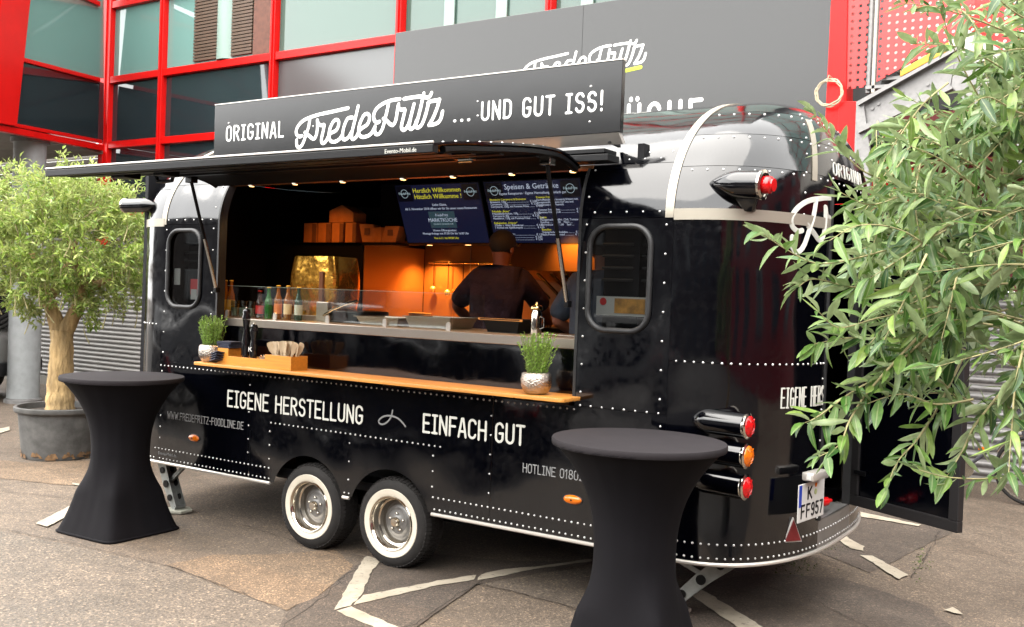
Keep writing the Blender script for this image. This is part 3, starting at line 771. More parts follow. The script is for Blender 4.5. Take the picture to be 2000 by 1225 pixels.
# cable coil hanging at the red column
cc = thing('cable_coil', 'coil of cream cable hanging from the red column', 'cable', tuple(sp(1618, 182, 4.5)))
c0 = sp(1619, 181, 4.52)
mb = MB(); rn = random.Random(9)
path = []
for k in range(90):
    a = 2 * math.pi * k / 30; rr = 0.118 + 0.012 * math.sin(k * .7) + k * 0.0001
    path.append(c0 + Vector((rr * math.cos(a), 0.004 * (k // 30), rr * math.sin(a))))
mb.tube(path, 0.0075, 6)
mb.tube([c0 + Vector((-.02, -.01, .10)), c0 + Vector((0, -.02, .16)), c0 + Vector((.02, .1, .13))], 0.007, 6)
mb.build('loops', mat('cable_cream', (0.32, 0.27, 0.18), 0.5), cc)

# ------------------------------------------------------------------ buildings across the yard (seen in the gloss of the trailer)
def block(name, label, x0, x1, y0, y1, h, m, face, cols, rows):
    b = thing(name, label, 'building', ((x0 + x1) / 2, (y0 + y1) / 2, 0))
    MB().box(x0, x1, y0, y1, 0, h).build('wall', m, b, smooth=0)
    MB().box(x0 - .2, x1 + .2, y0 - .2, y1 + .2, h + .002, h + .3).build('parapet', M['plaster_dark'], b, smooth=0)
    for i in range(cols):
        for j in range(rows):
            z = 1.2 + j * 2.6
            if face == 'y':
                x = x0 + (i + .5) * (x1 - x0) / cols
                MB().box(x - .8, x + .8, y1 + .004, y1 + .06, z, z + 1.4).build('window', M['window_far'], b, smooth=0)
            else:
                y = y0 + (i + .5) * (y1 - y0) / cols
                MB().box(x0 - .06, x0 - .004, y - .8, y + .8, z, z + 1.4).build('window', M['window_far'], b, smooth=0)
block('brick_building', 'long dark brick building across the yard behind the viewpoint', -90, 60, -34, -26, 8.6, M['brick_far'], 'y', 36, 3)
block('red_building', 'red panelled building at the right edge of the yard', 15, 22, -25, 34, 8.4, M['red_dark'], 'x', 16, 3)
# ------------------------------------------------------------------ food trailer
def body_paint():
    m, n, l, b = nmat('black_gloss')
    b.inputs['Base Color'].default_value = (0.0004, 0.0005, 0.0012, 1)
    b.inputs['IOR'].default_value = 1.55
    tc = n.new('ShaderNodeTexCoord')
    t = n.new('ShaderNodeTexNoise'); t.inputs['Scale'].default_value = 2.1; t.inputs['Detail'].default_value = 1.0
    l.new(tc.outputs['Object'], t.inputs['Vector'])
    bp = n.new('ShaderNodeBump'); bp.inputs['Strength'].default_value = 0.45; bp.inputs['Distance'].default_value = 0.05
    l.new(t.outputs['Fac'], bp.inputs['Height']); l.new(bp.outputs['Normal'], b.inputs['Normal'])
    t2 = n.new('ShaderNodeTexNoise'); t2.inputs['Scale'].default_value = 26; t2.inputs['Detail'].default_value = 6
    l.new(tc.outputs['Object'], t2.inputs['Vector'])
    mr = n.new('ShaderNodeMapRange'); mr.inputs['From Min'].default_value = .35; mr.inputs['From Max'].default_value = .75
    mr.inputs['To Min'].default_value = 0.06; mr.inputs['To Max'].default_value = 0.17
    l.new(t2.outputs['Fac'], mr.inputs['Value']); l.new(mr.outputs['Result'], b.inputs['Roughness'])
    return m
M['body'] = body_paint()
M['sign_gloss'] = mat('sign_gloss', (0.0012, 0.0012, 0.0015), 0.17, ior=1.48, bump=0.05, bscale=1.5, bdist=0.02)
M['black_satin'] = mat('black_satin', (0.0012, 0.0012, 0.0016), 0.4, ior=1.3, var=0.3, vscale=12)
M['rubber'] = mat('rubber', (0.009, 0.009, 0.0095), 0.5, ior=1.45, var=0.25, vscale=15)
M['tyre'] = mat('tyre_rubber', (0.0085, 0.0075, 0.007), 0.8, ior=1.35, var=0.35, vscale=22, bump=0.3, bscale=90, bdist=0.003)
M['whitewall'] = mat('whitewall', (0.40, 0.365, 0.30), 0.6, var=0.08, vscale=12)
M['chrome'] = mat('chrome', (0.5, 0.46, 0.40), 0.12, 1.0, rvar=0.06, vscale=20)
M['rivet'] = mat('rivet_alu', (0.46, 0.46, 0.45), 0.38, 0.5)
M['trim'] = mat('trim_alu', (0.50, 0.47, 0.43), 0.32, 0.6)
M['champagne'] = mat('champagne_strip', (0.27, 0.245, 0.20), 0.42, 0.45)
M['steel'] = mat('stainless', (0.32, 0.28, 0.24), 0.34, 0.75, var=0.05, vscale=4)
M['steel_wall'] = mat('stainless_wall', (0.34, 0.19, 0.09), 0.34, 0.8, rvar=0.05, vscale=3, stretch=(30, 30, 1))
M['wood'] = mat('bamboo', (0.44, 0.185, 0.035), 0.42, var=0.24, vscale=5, stretch=(0.5, 14, 14), bump=0.05, bscale=30)
M['wood2'] = mat('bamboo_box', (0.47, 0.19, 0.02), 0.45, var=0.18, vscale=6, stretch=(0.6, 8, 12))
M['letter'] = mat('lettering_cream', (0.40, 0.40, 0.36), 0.5)
M['letter_dim'] = mat('lettering_grey', (0.13, 0.13, 0.13), 0.5)
M['amber'] = mat('amber_lens', (0.5, 0.11, 0.003), 0.12, bump=0.25, bscale=120, bdist=0.004)
M['redlens'] = mat('red_lens', (0.42, 0.004, 0.005), 0.1, bump=0.25, bscale=120, bdist=0.004)
M['plate'] = mat('plate_white', (0.42, 0.41, 0.39), 0.4)
M['plate_blue'] = mat('plate_blue', (0.005, 0.025, 0.24), 0.4)
M['inside'] = mat('inside_black', (0.004, 0.004, 0.005), 0.4, ior=1.25, var=0.2, vscale=5)
M['lining'] = mat('hatch_lining', (0.0025, 0.0025, 0.003), 0.6, ior=1.15)
M['copper'] = mat('copper_strip', (0.30, 0.13, 0.055), 0.35, 0.5)
M['zinc'] = mat('zinc_leg', (0.22, 0.23, 0.22), 0.42, 0.4, var=0.2, vscale=20)
M['winglass'] = mat('tinted_window', (0.002, 0.0025, 0.003), 0.02, ior=1.5, bump=0.02, bscale=3, bdist=0.02)
M['winclear'] = glass_mat('smoked_window', (0.42, 0.44, 0.44), 0.045)
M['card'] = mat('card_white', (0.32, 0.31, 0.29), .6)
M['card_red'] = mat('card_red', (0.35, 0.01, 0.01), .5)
M['card_pic'] = mat('card_mottled', (0.36, 0.17, 0.03), .5, var=.6, vscale=14)
M['clear'] = glass_mat('clear_glass', (0.93, 0.96, 0.94), 0.06)
M['lamp_glow'] = mat('lamp_glow', (1, 0.6, 0.25), 0.5, emit=(1.0, 0.52, 0.18), estr=0.5)

TR = thing('food_trailer', 'black riveted food trailer with its side hatch raised and whitewall tyres', 'trailer', (0.15, 1.2, 0))
ZB, ZS, HB, YC = 0.433, 2.31, 0.81, 1.2
XR, XF, AR, NP = 2.35, -2.03, 0.65, 2.6
OX0, OX1, OZ0, OZ1 = -1.39, 1.76, 1.24, 2.63
def kz(z, o=0.0): return 1.0 if z <= ZS else math.sqrt(max(0.0, 1 - ((z - ZS) / (HB + o)) ** 2))
def side(x, z, o=0.0): return Vector((x, YC - (YC + o) * kz(z, o), z))
def cap(phi, z, o=0.0, rear=True):
    c, s = math.cos(phi), math.sin(phi); k = kz(z, o)
    ey = math.copysign(abs(c) ** (2 / NP), c); ex = abs(s) ** (2 / NP)
    kx = k if z <= ZS else max(0.0, 1 - ((z - ZS) / (HB + o)) ** 2.9) ** (1 / 2.9)
    if rear: return Vector((XR + (AR + o) * kx * ex, YC - (YC + o) * k * ey, z))
    return Vector((XF - (AR + o) * kx * ex, YC - (YC + o) * k * ey, z))
def phi_y(y):
    e = (YC - y) / YC
    return math.acos(math.copysign(abs(e) ** (NP / 2), e))
def zt(t, z0, z1):      # even spacing in angle over the roof curve
    if z0 < ZS - 1e-6: return z0 + (z1 - z0) * t
    a0 = math.asin(min(1, (z0 - ZS) / HB)); a1 = math.asin(min(1, (z1 - ZS) / HB)); return ZS + HB * math.sin(a0 + (a1 - a0) * t)
BP = M['body']
G = 0.0015
def side_panel(name, x0, x1, z0, z1, far=False, nu=2, nv=10):
    f = lambda u, v: (lambda p: Vector((p.x, 2 * YC - p.y, p.z)) if far else p)(side(x0 + G + (x1 - x0 - 2 * G) * u, zt(v, z0 + G, z1 - G)))
    return MB().grid(f, nu, nv).build(name, BP, TR, smooth=60, solid=0.0)
def cap_panel(name, p0, p1, z0, z1, rear=True, nu=20, nv=8, m=None):
    f = lambda u, v: cap(p0 + (p1 - p0) * u, zt(v, z0 + G, z1 - G), 0, rear)
    return MB().grid(f, nu, nv).build(name, m or BP, TR, smooth=60)
# lower flank, with wheel arches
WX = (-0.378, 0.378); WR = 0.305
def lower_loop(x0, x1, arches):
    lp = [(x0, 1.215), (x0, ZB)]
    for cx in arches:
        rr = 0.355; a0 = math.asin((ZB - 0.31) / rr)
        lp += [(cx + rr * math.cos(math.pi - a0 - (math.pi - 2 * a0) * i / 22), 0.31 + rr * math.sin(math.pi - a0 - (math.pi - 2 * a0) * i / 22)) for i in range(23)]
    lp += [(x1, ZB), (x1, 1.215)]
    return lp
P1 = fill_poly([lower_loop(XF, -0.975, [])], lambda x, z: (x + 0, 0, z), 'lower_panel', BP, TR)
P2 = fill_poly([lower_loop(-0.972, 1.187, WX)], lambda x, z: (x, 0, z), 'lower_panel', BP, TR)
P3 = fill_poly([lower_loop(1.190, XR - G, [])], lambda x, z: (x, 0, z), 'lower_panel', BP, TR)
# upper flanks with window holes
winL = rrect(-2.006 + .03, -1.608 - .03, 1.66 + .03, 2.272 - .03, 0.10); winR = rrect(1.82 + .03, 2.225 - .03, 1.66 + .03, 2.272 - .03, 0.10)
WLn = rrect(-1.955, -1.560, 1.64 + .02, 2.262, 0.11)
def flank(x0, x1, hole):
    return fill_poly([[(x0, 1.218), (x1, 1.218), (x1, ZS - G), (x0, ZS - G)], hole], lambda x, z: (x, 0, z), 'wall_panel', BP, TR)
def rwin(x0, x1, z0, z1):
    w = tag(bpy.data.objects.new('window', None), None); COL.objects.link(w); w.parent = TR; ORG[w.name] = ORG[TR.name]
    lp = rrect(x0, x1, z0, z1, 0.115)
    MB().tube([(x, -0.004, z) for x, z in lp], 0.017, 8, closed=True).build('frame', M['rubber'], w, smooth=60)
    li = rrect(x0 + .004, x1 - .004, z0 + .004, z1 - .004, 0.112)
    fill_poly([li], lambda x, z: (x, 0.012, z), 'pane', M['winclear'], w)
    MB().box(x0 - .01, x1 + .01, .20, .21, z0 - .02, z1 + .02).build('inner_blind', M['black_satin'], w, smooth=0)
    for k in range(4): MB().box(x0, x1, .15, .185, z1 - .10 - k * .07, z1 - .085 - k * .07).build('blind_slat', M['rubber'], w, smooth=0, bevel=.003)
    if x0 > 0:  # flat coloured cards set just behind the pane
        MB().box(x0 + .03, x1 - .03, .045, .049, z0 + .085, z0 + .195).build('pane_card', M['card'], w, smooth=0)
        MB().lathe([(.022, 0), (.022, .002)], (x0 + .075, .0445, z0 + .165), 18, ax=(0, -1, 0)).build('card_disc', M['card_red'], w)
        MB().box(x0 + .15, x1 - .045, .0425, .0445, z0 + .10, z0 + .185).build('card_inset', M['card_pic'], w, smooth=0)
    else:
        MB().box(x0 + .02, x0 + .09, .045, .049, z0 + .17, z0 + .30).build('pane_card', M['card'], w, smooth=0)
        MB().box(x1 - .17, x1 - .05, .045, .049, z0 + .10, z0 + .22).build('pane_card', M['card_red'], w, smooth=0)
        MB().box(x1 - .16, x1 - .09, .042, .044, z0 + .06, z0 + .14).build('pane_card', M['card'], w, smooth=0)
    return w
for (x0, x1, h) in ((XF, OX0, (-1.965, -1.585)), (OX1, XR - G, (1.832, 2.213))):
    flank(x0, x1, rrect(h[0], h[1], 1.672, 2.26, 0.11))
    rwin(h[0] - .004, h[1] + .004, 1.668, 2.264)
    side_panel('shoulder_panel', x0, x1, ZS, OZ1, nv=10)
side_panel('roof_panel', XF, 0.15, OZ1, ZS + HB, nv=14)
side_panel('roof_panel', 0.15, XR, OZ1, ZS + HB, nv=14)
side_panel('far_roof_panel', XF, XR, ZS, ZS + HB, True, nv=18)
side_panel('far_wall_panel', XF, XR, ZB, ZS, True, nv=2)
# rounded rear with a doorway, and rounded front
PD0, PD1 = phi_y(0.78), phi_y(1.42)
cap_panel('rear_panel', 0, PD0, ZB, 1.52)
cap_panel('rear_panel', 0, PD0, 1.52, ZS)
cap_panel('rear_panel', PD1, math.pi, ZB, ZS)
cap_panel('door_sill', PD0, PD1, ZB, 0.60, m=mat('sill_grey', (0.16, 0.15, 0.14), 0.45, 0.4, var=0.15), nu=6)
BANDS = [ZS, 2.60, 2.80, 2.97, ZS + HB]
for i in range(4):
    pe = PD0 if i == 0 else math.pi
    cap_panel('rear_cap_panel', 0, pe, BANDS[i], BANDS[i + 1], nu=30 if i else 20)
    if i == 0: cap_panel('rear_cap_panel', PD1, math.pi, BANDS[0], BANDS[1])
    cap_panel('front_cap_panel', 0, math.pi, BANDS[i], BANDS[i + 1], False, nu=30)
cap_panel('front_panel', 0, math.pi, ZB, ZS, False, nu=34)
# strips
def strip(name, fn, n, w, m):       # fn(t) -> (centre, across, normal)
    mb = MB(); vs = []
    for i in range(n + 1):
        c, a, nn = fn(i / n)
        vs += [c - a * w / 2, c - a * w / 2 + nn * .006, c + a * w / 2 + nn * .006, c + a * w / 2]
    fs = [(4 * i + j, 4 * i + j + 1, 4 * i + j + 5, 4 * i + j + 4) for i in range(n) for j in range(3)]
    mb.add(vs, fs + [(0, 1, 2, 3), (4 * n, 4 * n + 1, 4 * n + 2, 4 * n + 3)]); return mb.build(name, m, TR, smooth=50)
def rib_fn(x):
    def f(t):
        a = -0.05 + t * (math.pi + 0.1)
        z = ZS + HB * math.sin(max(0, a)) if a < math.pi / 2 else ZS + HB * math.sin(min(a, math.pi))
        y = YC - YC * math.cos(a)
        nn = Vector((0, -math.cos(a) / YC, max(0.0, math.sin(a)) / HB)).normalized()
        return Vector((x, y, z)), Vector((1, 0, 0)), nn
    return f
strip('rib_strip', rib_fn(2.322), 44, 0.05, M['champagne'])
strip('rib_strip', rib_fn(-2.03), 44, 0.05, M['champagne'])
def belt_fn(p0, p1, z, rear):
    def f(t):
        p = p0 + (p1 - p0) * t; c = cap(p, z, 0.001, rear); q = cap(p, z, 0.02, rear)
        return c, Vector((0, 0, 1)), (q - c).normalized()
    return f
strip('belt_strip', belt_fn(0.0, PD0, ZS + 0.018, True), 26, 0.062, M['champagne'])
strip('belt_strip', belt_fn(0.0, math.pi, ZS + 0.018, False), 34, 0.062, M['champagne'])
def mer_fn(p):
    def f(t):
        z = zt(t, 2.56, 2.95); c = cap(p, z, 0.001); q = cap(p, z, 0.02); a = (cap(p + .02, z) - cap(p - .02, z)).normalized()
        return c, a, (q - c).normalized()
    return f
strip('rib_strip', mer_fn(R(63)), 12, 0.05, M['champagne'])
# bottom rail
def rail(pts):
    MB().tube(pts, 0.0115, 8).build('bottom_rail', M['trim'], TR)
rail([(XF, -0.006, ZB - 0.008), (-0.742, -0.006, ZB - 0.008)])
rail([(-0.03, -0.006, ZB - 0.008), (0.03, -0.006, ZB - 0.008)])
rail([(0.742, -0.006, ZB - 0.008), (XR, -0.006, ZB - 0.008)] + [cap(math.pi * i / 60, ZB, 0.006) - Vector((0, 0, .008)) for i in range(1, 56)])
rail([cap(math.pi * i / 60, ZB, 0.006, False) - Vector((0, 0, .008)) for i in range(0, 56)])
# rivets
RV = MB(); RRN = random.Random(31)
def rivet(p, nrm, r=0.0071):
    r *= RRN.uniform(.86, 1.08); nrm = (Vector(nrm).normalized() + Vector((RRN.gauss(0, .05), RRN.gauss(0, .05), RRN.gauss(0, .05)))).normalized(); a = nrm.orthogonal().normalized(); b = nrm.cross(a); vs = []
    for (rr, h) in ((1.0, 0.0), (0.78, 0.55), (0.3, 0.8)):
        vs += [Vector(p) + (a * math.cos(k * math.pi / 3.5) + b * math.sin(k * math.pi / 3.5)) * r * rr + nrm * (r * h) for k in range(7)]
    fs = [(7 * i + k, 7 * i + (k + 1) % 7, 7 * i + 7 + (k + 1) % 7, 7 * i + 7 + k) for i in range(2) for k in range(7)] + [tuple(range(14, 21))]
    RV.add(vs, fs)
def row(x0, x1, z, sp, r=0.0071):
    n = max(1, round((x1 - x0) / sp))
    for i in range(n + 1): rivet(side(x0 + (x1 - x0) * i / n, z), (0, -1, 0), r)
def colv(x, z0, z1, sp, r=0.0071):
    n = max(1, round((z1 - z0) / sp))
    for i in range(n + 1):
        z = z0 + (z1 - z0) * i / n; p = side(x, z); q = side(x, z, 0.02); rivet(p, q - p, r)
def caprow(z, p0, p1, sp, rear=True, r=0.0071):
    acc = 0; last = cap(p0, z, 0, rear); n = 400
    for i in range(n + 1):
        p = p0 + (p1 - p0) * i / n; c = cap(p, z, 0, rear); acc += (c - last).length; last = c
        if acc >= sp or i == 0:
            acc = 0; q = cap(p, z, 0.02, rear); rivet(c, q - c, r)
for a, b in ((-2.0, -0.76), (-0.02, 0.02), (0.76, 2.33)): row(a, b, 0.457, 0.0425)
row(-2.06, -0.765, 0.533, 0.0425); row(0.745, 2.33, 0.533, 0.0425)
row(-2.02, 1.76, 1.195, 0.046, 0.007); row(1.80, 2.30, 1.222, 0.075)
row(-0.755, 0.79, 0.863, 0.046)
for x in (-0.765, 0.735): colv(x, 0.60, 0.80, 0.09)
colv(0.012, 0.55, 0.80, 0.105); colv(-0.99, 0.62, 1.12, 0.0915); colv(1.178, 0.62, 1.10, 0.11)
colv(-2.005, 0.62, 1.15, 0.085); colv(2.315, 0.6, 1.15, 0.11)
for x in (-1.445, 1.80): colv(x, 1.30, 2.60, 0.155)
for x in (-2.0, 2.305): colv(x, 1.30, 2.27, 0.165)
row(-1.98, -1.48, 2.345, 0.10); row(1.85, 2.26, 2.345, 0.105)
row(1.82, 2.26, 2.70, 0.15, 0.006)
row(-1.5, 2.2, 2.66, 0.1, 0.006)
caprow(0.457, 0.03, PD1 + .4, 0.0425); caprow(0.533, 0.03, PD1 + .4, 0.0425); caprow(1.52, 0.03, PD0, 0.05)
for z in BANDS[1:4]: caprow(z - 0.022, 0.05, R(150), 0.085)
for p in (R(30),):
    pass
for k in range(7): 
    z = zt(k / 6, 2.36, 2.98)
    for p in (R(58), R(76)): c = cap(p, z); rivet(c, cap(p, z, .02) - c)
caprow(0.457, 0.03, 1.2, 0.0425, False); caprow(1.52, 0.05, 1.2, 0.05, False)
for k in range(11):
    z = 0.62 + k * .09; c = cap(PD0 - .02, z); rivet(c, cap(PD0 - .02, z, .02) - c)

# underframe, floor, interior shell
MB().box(-2.35, 2.72, 0.10, 2.30, 0.47, 0.53).build('floor', M['inside'], TR, smooth=0)
MB().box(-2.25, 2.6, 0.45, 0.53, 0.36, 0.469).build('chassis_beam', M['black_satin'], TR, smooth=0)
MB().box(-3.6, 2.6, 1.87, 1.95, 0.36, 0.469).build('chassis_beam', M['black_satin'], TR, smooth=0)
for x in WX: MB().tube([(x, 0.2, 0.30), (x, 2.2, 0.30)], 0.04, 8).build('axle', M['black_satin'], TR)
MB().box(-0.80, 0.80, 0.30, 0.34, 0.31, 0.85).build('wheel_housing', M['black_satin'], TR, smooth=0)
MB().tube([(-2.3, 0.7, 0.42), (-3.7, 1.2, 0.42)], 0.04, 8).build('drawbar', M['black_satin'], TR)
MB().box(-2.42, 2.05, 2.28, 2.32, 0.53, 2.95).build('back_lining', M['inside'], TR, smooth=0)
MB().box(-2.45, -2.41, 0.12, 2.28, 0.53, 2.75).build('end_lining', M['inside'], TR, smooth=0)
MB().box(2.05, 2.09, 0.12, 2.28, 0.53, 2.75).build('end_lining', M['inside'], TR, smooth=0)
MB().box(-2.4, 2.05, 0.32, 2.28, 2.80, 2.83).build('ceiling_lining', M['inside'], TR, smooth=0)
# opening: jambs, copper light strip, inner black panel, steel worktop, wooden serving shelf
for x, s in ((OX0, -1), (OX1, 1)):
    mb = MB(); vs = []
    for i in range(15):
        z = zt(i / 14, ZS, OZ1) if i else OZ0
        p = side(x, z)
        vs += [p + Vector((-s * .012, -.004, 0)), p + Vector((s * .006, -.004, 0)), p + Vector((s * .006, .07, 0)), p + Vector((-s * .012, .07, 0))]
    mb.add(vs, [(4 * i + j, 4 * i + (j + 1) % 4, 4 * i + 4 + (j + 1) % 4, 4 * i + 4 + j) for i in range(14) for j in range(4)] + [(0, 1, 2, 3), (56, 57, 58, 59)])
    mb.build('jamb', M['rubber'], TR, smooth=50)
MB().box(OX0 + .01, OX1 + .02, 0.085, 0.165, 2.612, 2.632).build('light_strip', M['copper'], TR, smooth=0)
MB().box(OX0, OX1, 0.105, 0.125, 1.27, 1.538).build('kick_panel', M['inside_gloss'] if 'inside_gloss' in M else BP, TR, smooth=0)
MB().box(-2.0, 2.0, 0.10, 0.86, 1.54, 1.60).build('worktop', M['steel'], TR, smooth=0, bevel=0.004)
shelf_lp = rrect(-1.40, 1.80, -0.20, 0.10, 0.035)
mb = MB(); mb.prism([(x, y, 1.249) for x, y in shelf_lp], (0, 0, 0.022)); mb.build('serving_shelf', M['wood'], TR, smooth=40, bevel=0.002)
# downlights in the copper strip
for i, x in enumerate((-1.18, -0.72, -0.25, 0.3, 0.72, 1.18, 1.62)):
    dl = MB().lathe([(0.027, 0.0), (0.027, -0.008), (0.022, -0.010)], (x, 0.125, 2.612), 14).build('downlight', M['chrome'], TR)
    MB().lathe([(0.019, -0.0115), (0.0001, -0.013)], (x, 0.125, 2.612), 12).build('bulb', M['lamp_glow'], dl)
    ld = bpy.data.lights.new('downlight_beam', 'SPOT'); ld.energy = 1.7; ld.color = (1, 0.58, 0.24); ld.spot_size = R(95); ld.spot_blend = 0.7; ld.shadow_soft_size = 0.02
    lo = bpy.data.objects.new('downlight_beam', ld); COL.objects.link(lo); lo.location = (x, 0.125, 2.592)

# serving hatch, held up by gas struts
HP = [(-1.40, 2.545), (-1.2, 2.582), (-.985, 2.61), (-.754, 2.64), (-.5, 2.668), (-.289, 2.678), (-.18, 2.667), (-.09, 2.643), (-0.02, 2.612)]
hat = bpy.data.objects.new('serving_hatch', None); COL.objects.link(hat); hat.parent = TR; ORG[hat.name] = ORG[TR.name]
mb = MB(); hp = catmull([(y, z) for y, z in HP], 4)
lp = [(p.x, p.y) for p in hp] + [(p.x, p.y - 0.012) for p in hp[::-1]]
mb.prism([(OX0 + .004, y, z) for y, z in lp], (OX1 - OX0 - .008, 0, 0)); mb.build('hatch_skin', BP, hat, smooth=40)
def hz(y):
    for a, b in zip(hp[:-1], hp[1:]):
        if a.x <= y <= b.x: return a.y + (b.y - a.y) * (y - a.x) / max(1e-6, b.x - a.x)
    return hp[-1].y
MB().box(OX0 + .006, OX1 - .006, -1.407, -1.365, 2.499, 2.5395).build('edge_frame', M['black_satin'], hat, smooth=0, bevel=0.004)
MB().tube([(OX0 + .006, -1.404, 2.549), (OX1 - .006, -1.404, 2.549)], 0.006, 6).build('edge_trim', M['trim'], hat)
for x in (OX0 + .02, OX1 - .02):
    MB().tube([(x, p.x, p.y - 0.035) for p in hp[2:-2]], 0.02, 6).build('side_frame', M['black_satin'], hat)
for y in (-1.25, -1.05, -.8, -.45):
    MB().box(OX0 + .03, OX1 - .03, y - .02, y + .02, hz(y) - .062, hz(y) - .052).build('stiffener', M['black_satin'], hat, smooth=0)
lq = [(p.x, p.y - .05) for p in hp if -1.37 < p.x < -.06]
MB().prism([(OX0 + .03, y, z) for y, z in lq + [(y, z + .006) for y, z in lq[::-1]]], (OX1 - OX0 - .06, 0, 0)).build('hatch_lining', M['lining'], hat, smooth=40)
for x, w in ((-0.9, .07), (-0.5, .05)):
    MB().box(x - w, x + w, -1.22, -1.10, hz(-1.16) - .09, hz(-1.16) - .052).build('keeper_plate', M['black_satin'], hat, smooth=0, bevel=.004)
MB().tube([(-1.02, -.85, 2.58), (-1.0, -.85, 2.52), (-.94, -.85, 2.515), (-.85, -.85, 2.52), (-.83, -.85, 2.58)], 0.013, 6).build('pull_handle', M['black_satin'], hat)
mb = MB(); mb.box(1.36, 1.47, -.72, -.66, 2.575, 2.592); mb.tube([(1.37, -.69, 2.57), (1.46, -.69, 2.57)], .009, 6); mb.build('latch', M['chrome'], hat, smooth=40)
for i in range(64):
    x = OX0 + .03 + i * (OX1 - OX0 - .06) / 63; rivet((x, -1.385, hz(-1.385)), (0, -.15, 1), 0.0085)
for i in range(12): rivet((OX1 - .03, -1.3 + i * .1, hz(-1.3 + i * .1)), (0, 0, 1), 0.0075)
font_text('Evento-Mobil.de', 0.03, 'maker_mark', M['letter'], hat, (1.46, -1.4085, 2.507), (1, 0, 0), (0, 0, 1), 'LEFT')
for x0, xa, xs in ((-1.345, -1.36, -1), (1.70, 1.705, 1)):
    s = bpy.data.objects.new('gas_strut', None); COL.objects.link(s); s.parent = TR; ORG[s.name] = ORG[TR.name]
    top = Vector((x0, -0.30, 2.59)); bot = Vector((xa, -0.03, 1.815)); mid = top.lerp(bot, 0.52)
    MB().tube([top, mid], 0.0125, 10).build('cylinder', M['black_satin'], s)
    MB().tube([mid, bot], 0.0125 if xs < 0 else 0.0135, 10).build('sleeve', M['chrome'], s)
    MB().box(x0 - .035, x0 + .035, -.33, -.27, 2.585, 2.63).build('bracket', M['black_satin'] if xs < 0 else M['chrome'], s, smooth=0, bevel=.004)
    MB().box(xa - .015, xa + .015, -.045, .0, 1.79, 1.83).build('end_fitting', M['black_satin'], s, smooth=0, bevel=.004)
# hinge rail and brackets at the right top of the opening
MB().box(1.55, 1.93, -.06, 0.09, 2.68, 2.705).build('hinge_rail', M['black_satin'], TR, smooth=0, bevel=.003)
MB().box(1.62, 1.97, -.09, 0.05, 2.63, 2.668).build('hinge_rail', M['black_satin'], TR, smooth=0, bevel=.003)
MB().tube([(1.74, -.05, 2.64), (1.86, -.05, 2.645)], .006, 6).build('hinge_pin', M['chrome'], TR)
# sign board standing on the hatch line
sb = bpy.data.objects.new('sign_board', None); COL.objects.link(sb); sb.parent = TR; ORG[sb.name] = ORG[TR.name]
MB().box(-1.46, 2.0, -0.012, 0.028, 2.80, 3.21).build('board', M['sign_gloss'], sb, smooth=0, bevel=0.003)
MB().box(-1.46, 2.0, -0.016, 0.032, 3.2105, 3.217).build('edge_trim', M['trim'], sb, smooth=0)
MB().prism([(-1.46, -.012, 2.798), (-1.46, .05, 2.74), (-1.46, .08, 2.75), (-1.46, .028, 2.798)], (3.45, 0, 0)).build('lower_fold', M['trim'], sb, smooth=0)
for x in (-1.2, 0.2, 1.9): MB().prism([(x, .03, 2.75), (x, .03, 3.1), (x, .16, 2.74)], (0.02, 0, 0)).build('stay', M['black_satin'], sb, smooth=0)
SPL = lambda u, v: Vector((u, -0.0135, v))
UPN = (0, -1, 0)
logo_mesh(logo_uv, SPL, 0.0285, UPN).build('lettering', M['sign_white'], sb)
stroke_text('ORIGINAL', -1.321, -0.713, 2.923, 0.122, SPL, 0.0165, gap=0.2, wob=.02).build('lettering', M['sign_white'], sb)
words('UND GUT ISS!', 1.029, 1.885, 2.923, 0.124, SPL, 0.0175, M['sign_white'], sb, gap=0.2, wob=.015)
for x in (0.822, 0.877, 0.931):
    mb = MB(); add_stroke(mb, [(x - .001, 2.94), (x + .001, 2.94)], SPL, 0.022, UPN); mb.build('dot', M['sign_white'], sb)
for x, z in ((0.995, 3.05), (1.0, 2.96), (1.80, 3.075), (1.79, 2.985), (1.80, 2.87), (-.42, 2.985), (-1.30, 3.065)): rivet((x, -0.0125, z), (0, -1, 0), .008)

# lettering on the flank
LPL = lambda u, v: Vector((u, -0.0025, v))
words('EIGENE HERSTELLUNG', -1.226, 0.125, 0.934, 0.132, LPL, 0.0175, M['letter'], P2, gap=0.135, wob=.012)
words('EINFACH GUT', 0.646, 1.424, 0.937, 0.130, LPL, 0.0175, M['letter'], P2, gap=0.135, wob=.012)
stroke_text('WWW.FREDEFRITZ-FOODLINE.DE', -1.916, -1.044, 0.780, 0.060, LPL, 0.0075, gap=0.12).build('lettering', M['letter_dim'], P1)
words('HOTLINE 01802', 1.423, 1.843, 0.780, 0.059, LPL, 0.0075, M['letter_dim'], P3, gap=0.12)
mb = MB(); add_stroke(mb, [tuple((p.x, p.y)) for p in catmull([(0.385, 1.058), (0.375, 1.02), (0.35, 0.985), (0.31, 0.96), (0.275, 0.963), (0.272, 0.985), (0.31, 1.012), (0.37, 1.022), (0.43, 1.012), (0.47, 0.99), (0.498, 0.965)], 6)], LPL, 0.013, UPN)
mb.build('lettering', M['letter_dim'], P2)
font_text('Evento-Mobil.de', 0.034, 'maker_mark', M['letter_dim'], P1, (-2.02, -0.002, 0.487), (1, 0, 0), (0, 0, 1), 'LEFT')
